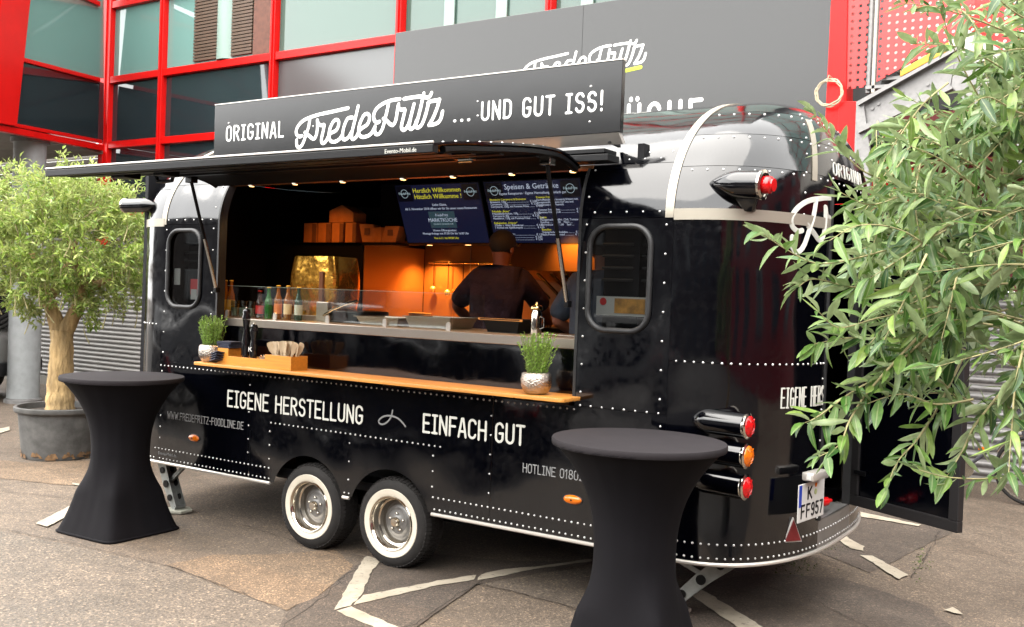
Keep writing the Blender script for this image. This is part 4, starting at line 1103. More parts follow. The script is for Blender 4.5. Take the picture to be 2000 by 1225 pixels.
# lettering on the rounded rear
def RPL(off=0.0025):
    def f(u, v):
        ph = phi_y(min(2.3, max(0.0005, u))); return cap(ph, v, off)
    return f
def rear_text(s, y0, y1, z, h, sw, gap, m=M['letter'], cut=None):
    mb = MB(); tot = str_width(s, gap); k = (y1 - y0) / tot; x = 0; pl = RPL()
    for c in s:
        w, st_ = GLY[c]
        for p in st_:
            pts = [(y0 + (x + a) * k, z + sw / 2 + b * (h - sw)) for a, b in p]
            if max(q[0] for q in pts) < (cut or 9): add_stroke(mb, pts, pl, sw, (0.8, -0.6, 0))
        x += w + gap
    return mb
rp_ = [o for o in TR.children if o.name.startswith('rear_panel')]
rear_text('EIGENE', 0.34, 0.56, 1.275, 0.118, 0.0105, 0.17).build('lettering', M['letter'], rp_[0])
rear_text('HERS', 0.615, 0.775, 1.275, 0.118, 0.0105, 0.17).build('lettering', M['letter'], rp_[0])
rear_text('Z-FO', 1.44, 1.62, 1.0, 0.06, 0.008, 0.12).build('lettering', M['letter'], rp_[2])
rear_text('937', 1.45, 1.58, 0.86, 0.06, 0.008, 0.12).build('lettering', M['letter'], rp_[2])
mb = MB(); pl = RPL(0.004)
for stv in LOGO[:4]:
    pts = []
    for p in catmull(stv, 5):
        lu, lv = logo_uv(p.x, p.y); u = 0.36 + (lu + .584) * 1.61; v = 2.45 + (lv - 3.045) * 1.5
        if u < 0.775: pts.append((u, v))
        elif len(pts) > 1: break
        else: pts = []
    if len(pts) > 1: add_stroke(mb, pts, pl, 0.034, (0.8, -0.6, 0))
mb.build('lettering', M['letter'], rp_[1])
rear_text('ORIGINAL', 0.80, 1.50, 2.62, 0.085, 0.010, 0.2).build('lettering', M['letter'], rp_[1])

# wheels
def ring(prof, cx, cy, cz, n=40): return MB().lathe([(r, -h) for h, r in prof], (cx, cy, cz), n, ax=(0, -1, 0))
def make_wheel(cx, cy, s=1):
    w = bpy.data.objects.new('wheel', None); COL.objects.link(w); w.parent = TR; w.location = Vector((cx, cy, 0.303)) - ORG[TR.name]; ORG[w.name] = Vector()
    L = dict(local=True)
    A = (0, -1, 0)
    tp = [(0.172, -0.012), (0.20, 0.002), (0.232, 0.008), (0.262, 0.004), (0.285, -0.010), (0.298, -0.028), (0.302, -0.045), (0.302, -0.165), (0.29, -0.195), (0.25, -0.205), (0.172, -0.19)]
    MB().lathe(tp, (0, 0, 0), 48, ax=A, caps=False).build('tyre', M['tyre'], w, **L)
    tr = MB()
    for k in range(64):
        a = 2 * math.pi * k / 64; c, s_ = math.cos(a), math.sin(a)
        for (h0, h1, r0, r1, tw) in ((-0.046, -0.085, .3015, .3015, .0), (-0.092, -0.12, .3015, .3015, .05), (-0.127, -0.166, .3015, .3015, .0), (-0.010, -0.040, .287, .3015, .0)):
            aa = a + tw
            e = Vector((math.cos(aa), 0, math.sin(aa))); t = Vector((-math.sin(aa), 0, math.cos(aa)))
            P = [e * (r0 + .0045) + Vector((0, -h0, 0)) * 1.0, e * (r1 + .0045) + Vector((0, -h1, 0))]
            q = [P[0] - t * .009, P[0] + t * .009, P[1] + t * .009, P[1] - t * .009]
            tr.add(q + [x - e * .010 for x in q], [(0, 1, 2, 3), (0, 4, 5, 1), (1, 5, 6, 2), (2, 6, 7, 3), (3, 7, 4, 0)])
    tr.build('tread', M['tyre'], w, smooth=0, **L)
    MB().lathe([(0.180, -0.0005), (0.186, 0.0045), (0.205, 0.0075), (0.225, 0.0115), (0.2285, 0.008)], (0, 0, 0), 48, ax=A, caps=False).build('whitewall', M['whitewall'], w, **L)
    MB().lathe([(0.176, -0.008), (0.184, 0.006), (0.180, 0.012), (0.172, 0.010), (0.162, -0.01), (0.158, -0.055), (0.147, -0.06), (0.143, -0.085), (0.135, -0.095), (0.128, -0.16)], (0, 0, 0), 48, ax=A, caps=False).build('rim', M['chrome'], w, smooth=50, **L)
    MB().lathe([(0.134, -0.105), (0.118, -0.098), (0.112, -0.086), (0.095, -0.084), (0.088, -0.078), (0.078, -0.066), (0.045, -0.064), (0.035, -0.056), (0.0001, -0.056)], (0, 0, 0), 40, ax=A).build('disc', mat('wheel_silver', (0.5, 0.49, 0.48), 0.38, 0.8) if 'wsil' not in M else M['wsil'], w, smooth=40, **L)
    mb = MB().lathe([(0.032, -0.060), (0.032, -0.034), (0.026, -0.026), (0.0001, -0.025)], (0, 0, 0), 20, ax=A)
    mb.build('hub_cap', M['chrome'], w, smooth=40, **L)
    for k in range(5):
        a = 2 * math.pi * k / 5 + .3
        MB().lathe([(0.0095, -0.068), (0.0095, -0.048), (0.006, -0.045)], (0.058 * math.cos(a), 0, 0.058 * math.sin(a)), 6, ax=A).build('lug_nut', M['chrome'], w, smooth=0, **L)
    return w
M['wsil'] = mat('wheel_silver', (0.13, 0.127, 0.123), 0.4, 0.5)
w0 = make_wheel(WX[0], 0.03)
w1 = copy_tree(w0, TR); w1.location.x += WX[1] - WX[0]
for x in WX:
    w2 = copy_tree(w0, TR); w2.location = Vector((x, 2.37, 0.303)) - ORG[TR.name]; w2.rotation_euler.z = math.pi
# corner steadies
def leg(x, y, dx):
    g = bpy.data.objects.new('support_leg', None); COL.objects.link(g); g.parent = TR; ORG[g.name] = ORG[TR.name]
    a = Vector((x, y, 0.42)); b = Vector((x + dx, y + .02, 0.04)); d = (b - a); n = d.length; d.normalize(); sd = Vector((0, 1, 0)); nn = d.cross(sd)
    for o in (-.045, .045):
        pts = [a + sd * o + nn * .05, a + sd * o - nn * .05, a.lerp(b, .5) + sd * o - nn * .055, b + sd * o - nn * .03, b + sd * o + nn * .03, a.lerp(b, .5) + sd * o + nn * .028]
        MB().prism(pts, sd * .006).build('leg_plate', M['zinc'], g, smooth=0)
        for t, rr in ((.22, .026), (.5, .03), (.78, .026)):
            MB().lathe([(rr, 0), (rr, .0085)], a.lerp(b, t) + sd * (o - .001) - nn * .012, 14, ax=-sd if o < 0 else sd).build('hole', M['black_satin'], g)
    MB().bar(a - nn * .05, b - nn * .03, .09, .006, up=nn).build('leg_web', M['zinc'], g, smooth=0)
    MB().bar(a + Vector((dx * 1.6, .03, 0)), a.lerp(b, .45), .03, .03).build('brace', M['zinc'], g, smooth=0)
    lp = [(b.x + .11 * math.cos(R(k * 60 + 30)) * 1.1, b.y + .11 * math.sin(R(k * 60 + 30))) for k in range(6)]
    MB().prism([(px_, py_, .006) for px_, py_ in lp], (0, 0, .022)).build('foot', mat('foot_plate', (.28, .28, .23), .6), g, smooth=0, bevel=.004)
    MB().tube([b + Vector((0, -.05, 0)), b + Vector((0, .05, 0))], .02, 8).build('pivot', M['zinc'], g)
leg(-2.14, 0.16, 0.16)
leg(2.66, 0.40, -0.42)
# lamps: amber side markers, pods at the shoulder, stacked tail lamps
for x, z in ((-1.593, 0.661), (1.777, 0.666)):
    g = bpy.data.objects.new('side_marker', None); COL.objects.link(g); g.parent = TR; ORG[g.name] = ORG[TR.name]
    mb = MB().sphere((x, -0.003, z), 1.0, 20, 10, (0.062, 0.020, 0.027)); mb.build('lens', M['amber'], g)
    MB().tube([(x + .063 * math.cos(2 * math.pi * k / 24), -.002, z + .028 * math.sin(2 * math.pi * k / 24)) for k in range(24)], .004, 6, closed=True).build('bezel', M['rubber'], g)
    MB().lathe([(0.006, 0), (0.006, .005)], (x, -.021, z), 8, ax=(0, -1, 0)).build('screw', M['black_satin'], g)
def pod(base, tail, r, lens_m, name, fin=True, button=True):
    g = bpy.data.objects.new(name, None); COL.objects.link(g); g.parent = TR; ORG[g.name] = ORG[TR.name]
    b = Vector(base); t = Vector(tail); ax = (t - b).normalized(); L = (t - b).length
    prof = [(max(1e-5, r * math.sin(min(1, k / 9) * math.pi / 2) ** .8), L * (k / 9) ** 1.0 * (0.62 if button else 0.36)) for k in range(10)] + [(r, L), (r * .9, L + .002)]
    MB().lathe(prof, b, 24, ax=ax).build('housing', M['body'], g, smooth=40)
    MB().lathe([(r * .98, L - .006), (r * 1.05, L), (r * 1.05, L + .012), (r * .84, L + .018)], b, 24, ax=ax, caps=False).build('bezel', M['chrome'], g, smooth=40)
    if button:
        MB().lathe([(r * .62, L + .01), (r * .60, L + .05), (r * .45, L + .06), (r * .45, L + .068), (1e-4, L + .07)], b, 18, ax=ax).build('lens', lens_m, g, smooth=40)
    else:
        MB().lathe([(r * .86, L + .012), (r * .82, L + .022), (r * .66, L + .030), (r * .62, L + .026), (r * .44, L + .034), (r * .40, L + .030), (r * .2, L + .037), (1e-4, L + .038)], b, 24, ax=ax).build('lens', lens_m, g, smooth=25)
        for k in range(8):
            a_ = ax.orthogonal().normalized(); b_ = ax.cross(a_); q_ = a_ * math.cos(k * .785) + b_ * math.sin(k * .785)
            MB().bar(b + ax * (L + .033) + q_ * r * .2, b + ax * (L + .027) + q_ * r * .8, .003, .004, up=ax).build('lens_rib', lens_m, g, smooth=0)
    return g
pa = on(1382, 358, 1, 0.06); pt = on(1492, 364, 1, 0.01)
pod((2.52, 0.055, 2.495), (2.83, 0.03, 2.478), 0.077, M['redlens'], 'roof_lamp', True, True)
g = [o for o in TR.children if o.name == 'roof_lamp'][0]
mb = MB(); mb.prism([(2.62, .07, 2.47), (2.80, .055, 2.45), (2.76, .10, 2.345), (2.70, .10, 2.345)], (0, .05, 0)); mb.build('pedestal', M['body'], g, smooth=40, bevel=.01)
pod((-2.22, 0.05, 2.475), (-2.57, 0.03, 2.475), 0.058, M['redlens'], 'roof_lamp', True, False)
for z, m in ((1.20, M['redlens']), (1.042, M['amber']), (0.875, M['redlens'])):
    pod((2.47, 0.045, z + .005), (2.80, 0.025, z), 0.067, m, 'tail_lamp', False, False)
# number plate with its lamp, red triangle, rear door
def rear_frame(y):
    ph = phi_y(y); c = cap(ph, .8); q = cap(ph, .8, .02); n = (q - c); n.z = 0; n.normalize(); t = Vector((0, 0, 1)).cross(n); return c, n, t
g = bpy.data.objects.new('number_plate', None); COL.objects.link(g); g.parent = TR; ORG[g.name] = ORG[TR.name]
c, n, t = Vector((2.985, 0.50, 0.765)), Vector((1, -.12, 0)).normalized(), None
t = Vector((0, 0, 1)).cross(n); c = c + n * .035
PWd, PHt = 0.172, 0.105
MB().obox(c, t * PWd, Vector((0, 0, PHt)), n * .003).build('plate', M['plate'], g, smooth=0, bevel=.002)
MB().obox(c - t * (PWd - .022) + Vector((0, 0, .04)), t * .017, Vector((0, 0, .06)), n * .0045).build('blue_band', M['plate_blue'], g, smooth=0)
PLT = lambda u, v: c + n * .0045 + t * u + Vector((0, 0, v))
stroke_text('K', -.055, .0, .01, .075, PLT, .013, up=n).build('lettering', M['black_satin'], g)
stroke_text('FF', -.135, -.02, -.088, .08, PLT, .013, gap=.2, up=n).build('lettering', M['black_satin'], g)
stroke_text('957', .0, .15, -.088, .08, PLT, .013, gap=.2, up=n).build('lettering', M['black_satin'], g)
MB().lathe([(.017, 0), (.017, .002)], c + t * .05 + Vector((0, 0, .045)) + n * .003, 14, ax=n).build('seal', mat('seal_olive', (.25, .28, .12), .5), g)
MB().lathe([(.013, 0), (.013, .002)], c + t * .05 + Vector((0, 0, .083)) + n * .003, 14, ax=n).build('seal', M['amber'], g)
g2 = bpy.data.objects.new('plate_lamp', None); COL.objects.link(g2); g2.parent = TR; ORG[g2.name] = ORG[TR.name]
MB().obox(c + Vector((0, 0, .145)) + n * .02, t * .105, Vector((0, 0, .023)), n * .035).build('housing', M['trim'], g2, smooth=40, bevel=.008)
MB().obox(c + t * -.108 + Vector((0, 0, .143)) + n * .03, t * .004, Vector((0, 0, .012)), n * .014).build('lens', M['plate'], g2, smooth=0)
cr, nr, tr_ = rear_frame(0.47)
g3 = bpy.data.objects.new('warning_triangle', None); COL.objects.link(g3); g3.parent = TR; ORG[g3.name] = ORG[TR.name]
c3 = cr + nr * .012; c3.z = 0.575
tri = lambda s, o: [c3 + nr * o + Vector((0, 0, .075 * s)), c3 + nr * o - tr_ * .055 * s - Vector((0, 0, .045 * s)), c3 + nr * o + tr_ * .055 * s - Vector((0, 0, .045 * s))]
MB().prism(tri(1.15, -.008), nr * .010).build('rim', M['plate'], g3, smooth=0)
MB().prism(tri(1.0, .003), nr * .006).build('reflector', M['red_dark'], g3, smooth=0, bevel=.002)
# door leaf standing open
g4 = bpy.data.objects.new('door', None); COL.objects.link(g4); g4.parent = TR; ORG[g4.name] = ORG[TR.name]
hA = Vector((3.02, 1.44, 0)); hB = Vector((3.722, 1.035, 0)); dd = (hB - hA).normalized(); dn = Vector((dd.y, -dd.x, 0))
DL = (hB - hA).length
def dbar(u0, u1, z0, z1, t0, t1, nm, m, bev=.004):
    P = hA + dd * (u0 + u1) / 2 + dn * (t0 + t1) / 2; P.z = (z0 + z1) / 2
    MB().obox(P, dd * (u1 - u0) / 2, dn * (t1 - t0) / 2, Vector((0, 0, (z1 - z0) / 2))).build(nm, m, g4, smooth=0, bevel=bev)
fm = mat('door_frame', (0.010, 0.0092, 0.0096), 0.45, ior=1.35)
dbar(0, DL, .60, .665, 0, .045, 'frame_rail', fm); dbar(0, DL, 2.38, 2.45, 0, .045, 'frame_rail', fm)
dbar(0, .06, .666, 2.379, 0, .045, 'frame_stile', fm); dbar(DL - .065, DL, .666, 2.379, 0, .045, 'frame_stile', fm)
dbar(.061, DL - .066, .667, 2.378, .012, .03, 'door_panel', BP, 0)
dbar(.03, .13, .80, .83, .046, .055, 'stay', M['black_satin'])
MB().box(2.985, 3.03, 1.45, 1.49, .74, .84).build('hinge', M['trim'], g4, smooth=0, bevel=.004)
for y in (.78, 1.42):
    ph = phi_y(y); q = cap(ph, .7)
    MB().box(q.x - .05, q.x + .012, y - .012, y + .012, .60, 2.55).build('door_jamb', M['rubber'], TR, smooth=0)
MB().box(2.6, 2.985, .79, 1.41, .57, .60).build('door_step', M['galv'], TR, smooth=0)
c5 = Vector((2.93, 1.0, .665))
mb = MB().lathe([(.02, 0), (.028, .02), (.028, .06), (.012, .07), (.012, .11)], c5, 12, ax=(.3, 1, 0)); tag(mb.build('red_cap', M['redlens'], TR))
RV.build('rivets', M['rivet'], TR, smooth=60); [o for o in TR.children if o.name == 'rivets'][0]['kind'] = 'stuff'
# ------------------------------------------------------------------ inside the trailer
def part(parent, name):
    g = bpy.data.objects.new(name, None); COL.objects.link(g); g.parent = parent; ORG[g.name] = ORG[parent.name]; return g
def spot(loc, to, e, col, size=80, blend=.6, r=.03):
    ld = bpy.data.lights.new('lamp_beam', 'SPOT'); ld.energy = e; ld.color = col; ld.spot_size = R(size); ld.spot_blend = blend; ld.shadow_soft_size = r
    lo = bpy.data.objects.new('lamp_beam', ld); COL.objects.link(lo); lo.location = loc
    lo.rotation_euler = (Vector(loc) - Vector(to)).to_track_quat('Z', 'Y').to_euler()
WARM = (1.0, 0.33, 0.045)
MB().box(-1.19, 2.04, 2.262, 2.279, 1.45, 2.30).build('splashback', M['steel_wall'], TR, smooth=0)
for x in (-.66, -.1, .5): MB().box(x - .004, x + .004, 2.255, 2.2615, 1.45, 2.30).build('splashback_joint', M['steel'], TR, smooth=0)
MB().box(-1.2, 2.04, 1.62, 2.262, 2.29, 2.79).build('overhead_cabinet', M['inside'], TR, smooth=0)
MB().box(-1.19, 2.04, 1.72, 2.262, 0.53, 1.50).build('back_counter', M['steel'], TR, smooth=0, bevel=.004)
MB().box(-2.40, -1.21, 1.42, 2.27, 0.53, 2.262).build('tall_unit', M['inside'], TR, smooth=0, bevel=.006)
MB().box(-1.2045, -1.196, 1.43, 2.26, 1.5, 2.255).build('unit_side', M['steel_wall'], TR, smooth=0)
for z in (1.82, 2.02): MB().lathe([(.022, 0), (.022, .03), (.012, .034)], (-1.30, 1.42, z), 12, ax=(0, -1, 0)).build('control_knob', M['copper'], TR)
for i, (x, y, e) in enumerate(((-0.98, 2.06, 21), (-.52, 2.02, 16), (.35, 2.05, 13), (1.05, 2.0, 18))):
    dl = MB().lathe([(.04, 0), (.04, -.006), (.03, -.008)], (x, y, 2.289), 14).build('downlight', M['chrome'], TR)
    MB().lathe([(.028, -.0085), (.0001, -.010)], (x, y, 2.289), 12).build('bulb', M['lamp_glow'], dl)
    spot((x, y, 2.27), (x + (.0), y + .10, 1.5), e, WARM, 110, .8)
for x, y, e in ((-1.55, 1.05, 2.4), (-.75, .95, 2.2), (.55, .85, 2.4)):  # unseen ceiling fittings, added to warm the cartons and the warmer
    dl = MB().lathe([(.04, 0), (.04, -.006), (.03, -.008)], (x, y, 2.799), 14).build('downlight', M['chrome'], TR)
    MB().lathe([(.028, -.0085), (.0001, -.010)], (x, y, 2.799), 12).build('bulb', M['lamp_glow'], dl)
    spot((x, y, 2.78), (x, y + .12, 1.6), e, WARM, 120, .8)
spot((.75, 1.42, 2.26), (.8, 2.1, 1.95), 7, WARM, 100, .8)  # added warm spot with no fitting, brightens the hood front
# extractor hood with baffle slats
hood = part(TR, 'extractor_hood')
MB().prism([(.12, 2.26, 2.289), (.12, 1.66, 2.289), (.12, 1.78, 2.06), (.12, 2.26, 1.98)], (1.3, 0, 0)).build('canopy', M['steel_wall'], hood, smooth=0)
for k in range(9):
    x = .22 + k * .13
    MB().bar((x, 1.80, 2.035), (x, 2.20, 1.84), .028, .012, up=(0, .4, 1)).build('baffle', M['black_satin'], hood, smooth=0)
MB().box(.14, 1.40, 1.8, 2.2, 1.56, 1.60).build('fryer_top', M['black_satin'], TR, smooth=0)

# screens
def screen_mat(name, col, s): return mat(name, (.002, .002, .004), .3, emit=col, estr=s * .10, ior=1.3)
M['scr_blue'] = screen_mat('screen_blue', (0.005, 0.0065, 0.021), .9)
M['scr_black'] = screen_mat('screen_black', (0.003, 0.003, 0.006), .5)
M['scr_teal'] = screen_mat('screen_teal', (0.02, 0.04, 0.05), .9)
M['scr_white'] = screen_mat('screen_white', (0.50, 0.56, 0.68), .55)
M['scr_yellow'] = screen_mat('screen_yellow', (0.60, 0.55, 0.03), .65)
M['scr_grey'] = screen_mat('screen_grey', (0.20, 0.26, 0.28), 1.0)
def tv(x0, x1, label):
    t = thing('menu_screen', label, 'screen', ((x0 + x1) / 2, 1.6, 2.28), 'menu screens over the hatch')
    o = Vector((x0, 1.60, 2.275)); ux = Vector((1, 0, 0)); uy = Vector((0, -.20, .47)).normalized(); un = ux.cross(uy); w = x1 - x0; h = .505
    C = lambda u, v, k=0.0: o + ux * (u * w) + uy * (v * h) + un * k
    MB().obox(C(.5, .5, -.02), ux * (w / 2 + .012), uy * (h / 2 + .012), un * .018).build('casing', M['black_satin'], t, smooth=0, bevel=.004)
    MB().obox(C(.5, .5, .0005), ux * (w / 2), uy * (h / 2), un * .0012).build('display', M['scr_blue'], t, smooth=0)
    for u in (.10, .90):
        MB().obox(C(u, .86, .0022), ux * (w * .095), uy * (h * .135), un * .0006).build('logo_field', M['scr_black'], t, smooth=0)
        mb = MB(); mb.tube([C(u, .86, .004) + ux * (.036 * math.cos(a)) + uy * (.036 * math.sin(a)) for a in [2 * math.pi * k / 28 for k in range(28)]], .0022, 5, closed=True)
        mb.build('logo_ring', M['scr_grey'], t)
        font_text('FredeFritz', .03, 'logo_text', M['scr_grey'], t, C(u, .845, .0034), ux, uy, 'CENTER')
    return t, C, ux, uy, h
def put(t, C, ux, uy, s, size, u, v, m, al='LEFT'):
    font_text(s, size, 'screen_text', M[m], t, C(u, v, .0026), ux, uy, al)
t, C, ux, uy, h = tv(-.855, .0, 'welcome screen with yellow greeting on dark blue, left of the two screens')
put(t, C, ux, uy, 'Herzlich Willkommen', .056, .5, .87, 'scr_yellow', 'CENTER')
put(t, C, ux, uy, 'Hätzlich Willkumme !', .056, .5, .765, 'scr_yellow', 'CENTER')
put(t, C, ux, uy, 'Liebe Gäste,', .03, .5, .64, 'scr_white', 'CENTER')
put(t, C, ux, uy, 'Ab 5. November 2018 öffnen wir für Sie unser neues Restaurant', .0285, .5, .575, 'scr_white', 'CENTER')
MB().obox(C(.5, .40, .0022), ux * .135, uy * .072, Vector((0, -.9, -.4)) * .0006).build('picture_field', M['scr_teal'], t, smooth=0)
put(t, C, ux, uy, 'FredeFritz', .032, .5, .46, 'scr_white', 'CENTER')
put(t, C, ux, uy, 'MARKTKÜCHE', .046, .5, .365, 'scr_white', 'CENTER')
put(t, C, ux, uy, 'GESUNDES GENIESSEN PUR', .017, .5, .315, 'scr_grey', 'CENTER')
put(t, C, ux, uy, 'Unsere Öffnungszeiten:', .026, .5, .20, 'scr_white', 'CENTER')
put(t, C, ux, uy, 'Montags-freitags von 07.00 Uhr bis 16.00 Uhr', .026, .5, .145, 'scr_white', 'CENTER')
put(t, C, ux, uy, 'Von 6.11. bis 09.00 Uhr', .027, .5, .065, 'scr_yellow', 'CENTER')
t, C, ux, uy, h = tv(.06, .93, 'menu screen with two price columns on dark blue, right of the two screens')
put(t, C, ux, uy, 'Speisen & Getränke', .062, .5, .875, 'scr_white', 'CENTER')
put(t, C, ux, uy, 'Eigene Rezepturen · Eigene Herstellung · Einfach gut', .029, .5, .79, 'scr_white', 'CENTER')
LN = [('Rheinische Currywurst & Bratwurst', 1), ('Bratwurst, 120g ........................................  € 3,00', 0), ('Currywurst, 120g ......................................  € 3,50', 0), ('Currywurst, 120g, mit Pommes Frites .........  € 5,50', 0), ('', 0), ('Frikadelle „Boser“', 1), ('Frikadellenbrötchen, 150g .........................  € 3,00', 0), ('Currywurst, 80g .......................................  € 3,50', 0), ('Haxenbrot, 120g, mit Pommes Frites .........  € 5,00', 0), ('', 0), ('Reibekuchen „Fritzner“', 1), ('3 Puffer z. Wahl, Rübenkraut ....................  € 4,00', 0), ('1 Portion mit Apfelkompott .......................  € 4,50', 0), ('', 0), ('Getränke', 1), ('inkl. Wasser, 0,25 l ...................................  € 1,50', 0), ('0,5 l ............................................................  € 2,00', 0), ('0,2 l ............................................................  € 2,50', 0)]
for i, (s, y) in enumerate(LN):
    if s: put(t, C, ux, uy, s, .0235, .03, .70 - i * .0385, 'scr_yellow' if y else 'scr_white')
LN2 = [('Pommes Frites', 1), ('Kartoffelstäbchen knusprig frittiert mit', 0), ('hausgemachter Sauce von uns und', 0), ('Gewürzsalz aus Meersalz', 0), ('', 0), ('Pommes Frites, klein ........................  € 2,0', 0), ('Pommes Frites, groß ........................  € 3,0', 0), ('', 0), ('Saucen', 1), ('Hausgemacht: Pfeffer, Chili, Tomate', 0), ('Ketchup ....  € 0,50    Mayo ....', 0), ('Currysauce ...  € 1,00    Senf ....', 0), ('', 0), ('Bestellen', 1), ('Vegetarische Frikadellen ..........  € 2,0', 0), ('dazu Pommes Spezial ..............  € 3,0', 0)]
for i, (s, y) in enumerate(LN2):
    if s: put(t, C, ux, uy, s, .0235, .535, .72 - i * .040, 'scr_yellow' if y else 'scr_white')

# kraft cartons on top of the tall unit
M['kraft'] = mat('kraft_card', (0.34, 0.13, 0.035), .75, var=.2, vscale=9)
M['kraft2'] = mat('kraft_dark', (0.12, 0.045, 0.02), .8, var=.2, vscale=9)
BG = 'kraft cartons on the high shelf'
bxs = [(-1.97, .17), (-1.79, .16), (-1.62, .15), (-1.46, .14)]
names = ['leftmost kraft carton in the row on the high shelf', 'second kraft carton from the left in the shelf row', 'third kraft carton from the left in the shelf row', 'fourth kraft carton in the shelf row, under the folded carton']
for i, ((x, w), nm) in enumerate(zip(bxs, names)):
    t = thing('takeaway_carton', nm, 'carton', (x + w / 2, 1.55, 2.264), BG)
    MB().box(x, x + w - .01, 1.46, 1.64, 2.264, 2.264 + .178).build('box', M['kraft'], t, smooth=0, bevel=.004)
    MB().box(x + w * .62, x + w * .93, 1.457, 1.4595, 2.27, 2.435).build('open_side', M['kraft2'], t, smooth=0)
t = thing('folded_carton', 'house-shaped kraft carton lying on top of the carton row', 'carton', (-1.52, 1.55, 2.445), BG)
MB().prism([(-1.66, 1.46, 2.445), (-1.37, 1.46, 2.445), (-1.37, 1.46, 2.53), (-1.51, 1.46, 2.60), (-1.66, 1.46, 2.55)], (0, .17, 0)).build('box', M['kraft'], t, smooth=0, bevel=.004)
for i, (x, w, hh, rz, lb) in enumerate(((-1.30, .14, .16, .2, 'crumpled kraft carton right of the carton row'), (-1.16, .13, .13, -.3, 'low tilted kraft carton between the row and the screens'), (-1.04, .15, .14, .1, 'kraft carton with a window, nearest the welcome screen'))):
    t = thing('takeaway_carton', lb, 'carton', (x + w / 2, 1.5, 2.264), BG)
    c_, s_ = math.cos(rz), math.sin(rz)
    MB().obox((x + w / 2, 1.55, 2.268 + hh / 2), Vector((c_, s_, 0)) * w / 2, Vector((-s_, c_, 0)) * .07, (0.02 * (i - 1), 0, hh / 2)).build('box', M['kraft'], t, smooth=0, bevel=.006)
    MB().obox((x + w / 2 + .01, 1.55 - .071, 2.268 + hh * .6), Vector((c_, s_, 0)) * w * .18, Vector((-s_, c_, 0)) * .004, (0, 0, hh * .18)).build('window', M['kraft2'], t, smooth=0)
MB().box(-2.3, -.86, 1.40, 1.8, 2.2625, 2.2638).build('high_shelf', M['inside'], TR, smooth=0)
MB().box(-1.21, -.86, 1.40, 1.62, 2.24, 2.2622).build('shelf_board', M['inside'], TR, smooth=0)

# golden barrel-sided warmer
wm = thing('food_warmer', 'polished barrel-sided food warmer glowing gold on the worktop', 'warmer', (-.94, .68, 1.602))
def barrel(u, v):
    z = 1.64 + v * .46; bl = .03 * math.sin(math.pi * v); a = 2 * math.pi * u
    ex = math.copysign(abs(math.cos(a)) ** .35, math.cos(a)); ey = math.copysign(abs(math.sin(a)) ** .35, math.sin(a))
    return Vector((-.945 + (.225 + bl) * ex, .70 + (.16 + bl * .5) * ey, z))
MB().grid(barrel, 40, 12, True).build('body', mat('golden_steel', (0.85, 0.44, 0.07), .2, .9, bump=.4, bscale=7, bdist=.03), wm, smooth=60)
MB().box(-1.15, -.74, .56, .84, 2.085, 2.10).build('lid', mat('golden_lid', (0.9, .5, .12), .2, 1.0), wm, smooth=0, bevel=.006)
MB().box(-.83, -.79, .512, .53, 1.72, 1.98).build('slot', M['kraft2'], wm, smooth=0, bevel=.004)
MB().box(-1.17, -.72, .53, .87, 1.602, 1.64).build('base', M['steel'], wm, smooth=0, bevel=.004)

# glass guard on the worktop
gd = thing('sneeze_guard', 'low clear glass guard along the steel worktop', 'glass guard', (-.4, .2, 1.60))
gx = [-1.50, -.95, -.41, .13, .70]
for a, b in zip(gx[:-1], gx[1:]):
    pn = MB().box(a + .004, b - .004, .196, .202, 1.612, 1.845).build('pane', M['clear'], gd, smooth=0)
    MB().box(a + .004, b - .004, .1955, .2025, 1.8452, 1.848).build('polished_edge', mat('glass_edge', (.22, .28, .24), .2), gd, smooth=0)
for x in (-1.48, -.95, -.41, .13, .68):
    lp = [(x - .017, 1.601), (x + .017, 1.601), (x + .017, 1.64)] + [(x + .017 * math.cos(R(a)), 1.64 + .017 * math.sin(R(a))) for a in range(15, 180, 15)] + [(x - .017, 1.64)]
    MB().prism([(px_, .18, pz_) for px_, pz_ in lp], (0, .012, 0)).build('clip', M['trim'], gd, smooth=0)
MB().box(.703, .709, .2, .55, 1.602, 1.845).build('end_pane', M['clear'], gd, smooth=0)

# bottles and glasses behind the guard
def gl(name, col, r=.05): return mat(name, col, r, ior=1.5, coat=.3)
M['b_amber'] = gl('bottle_amber', (.22, .075, .008)); M['b_green'] = gl('bottle_green', (.015, .13, .02)); M['b_cola'] = gl('bottle_cola', (.035, .008, .005)); M['b_dgreen'] = gl('bottle_dark_green', (.01, .04, .02))
M['lab_cream'] = mat('label_cream', (.66, .5, .3), .6); M['lab_orange'] = mat('label_orange', (.62, .2, .07), .6); M['lab_red'] = mat('label_red', (.5, .02, .02), .5); M['lab_grey'] = mat('label_grey', (.5, .52, .46), .6); M['lab_yel'] = mat('label_yellow', (.6, .36, .03), .6)
def bottle(x, y, h, bm, lm, label, cap_m=None):
    t = thing('drink_bottle', label, 'bottle', (x, y, 1.601), 'bottles behind the glass guard')
    r = .031
    prof = [(r * .9, 0), (r, .006), (r, h * .52), (r * .93, h * .60), (r * .55, h * .72), (.0135, h * .82), (.0125, h * .95), (.0145, h * .955), (.0145, h * .975)]
    MB().lathe(prof, (x, y, 1.601), 18).build('glass', bm, t, smooth=40)
    MB().lathe([(r + .0008, h * .16), (r + .0008, h * .46)], (x, y, 1.601), 18, caps=False).build('label', lm, t, smooth=40)
    MB().lathe([(.0165, h * .972), (.0165, h * .99), (.013, h)], (x, y, 1.601), 14).build('cap', cap_m or M['lab_yel'], t, smooth=40)
bottle(-1.80, .36, .29, M['b_amber'], M['lab_yel'], 'amber bottle at the far left end, beside the hatch edge')
bottle(-1.725, .37, .29, M['b_amber'], M['lab_yel'], 'amber bottle, second from the left end of the counter')
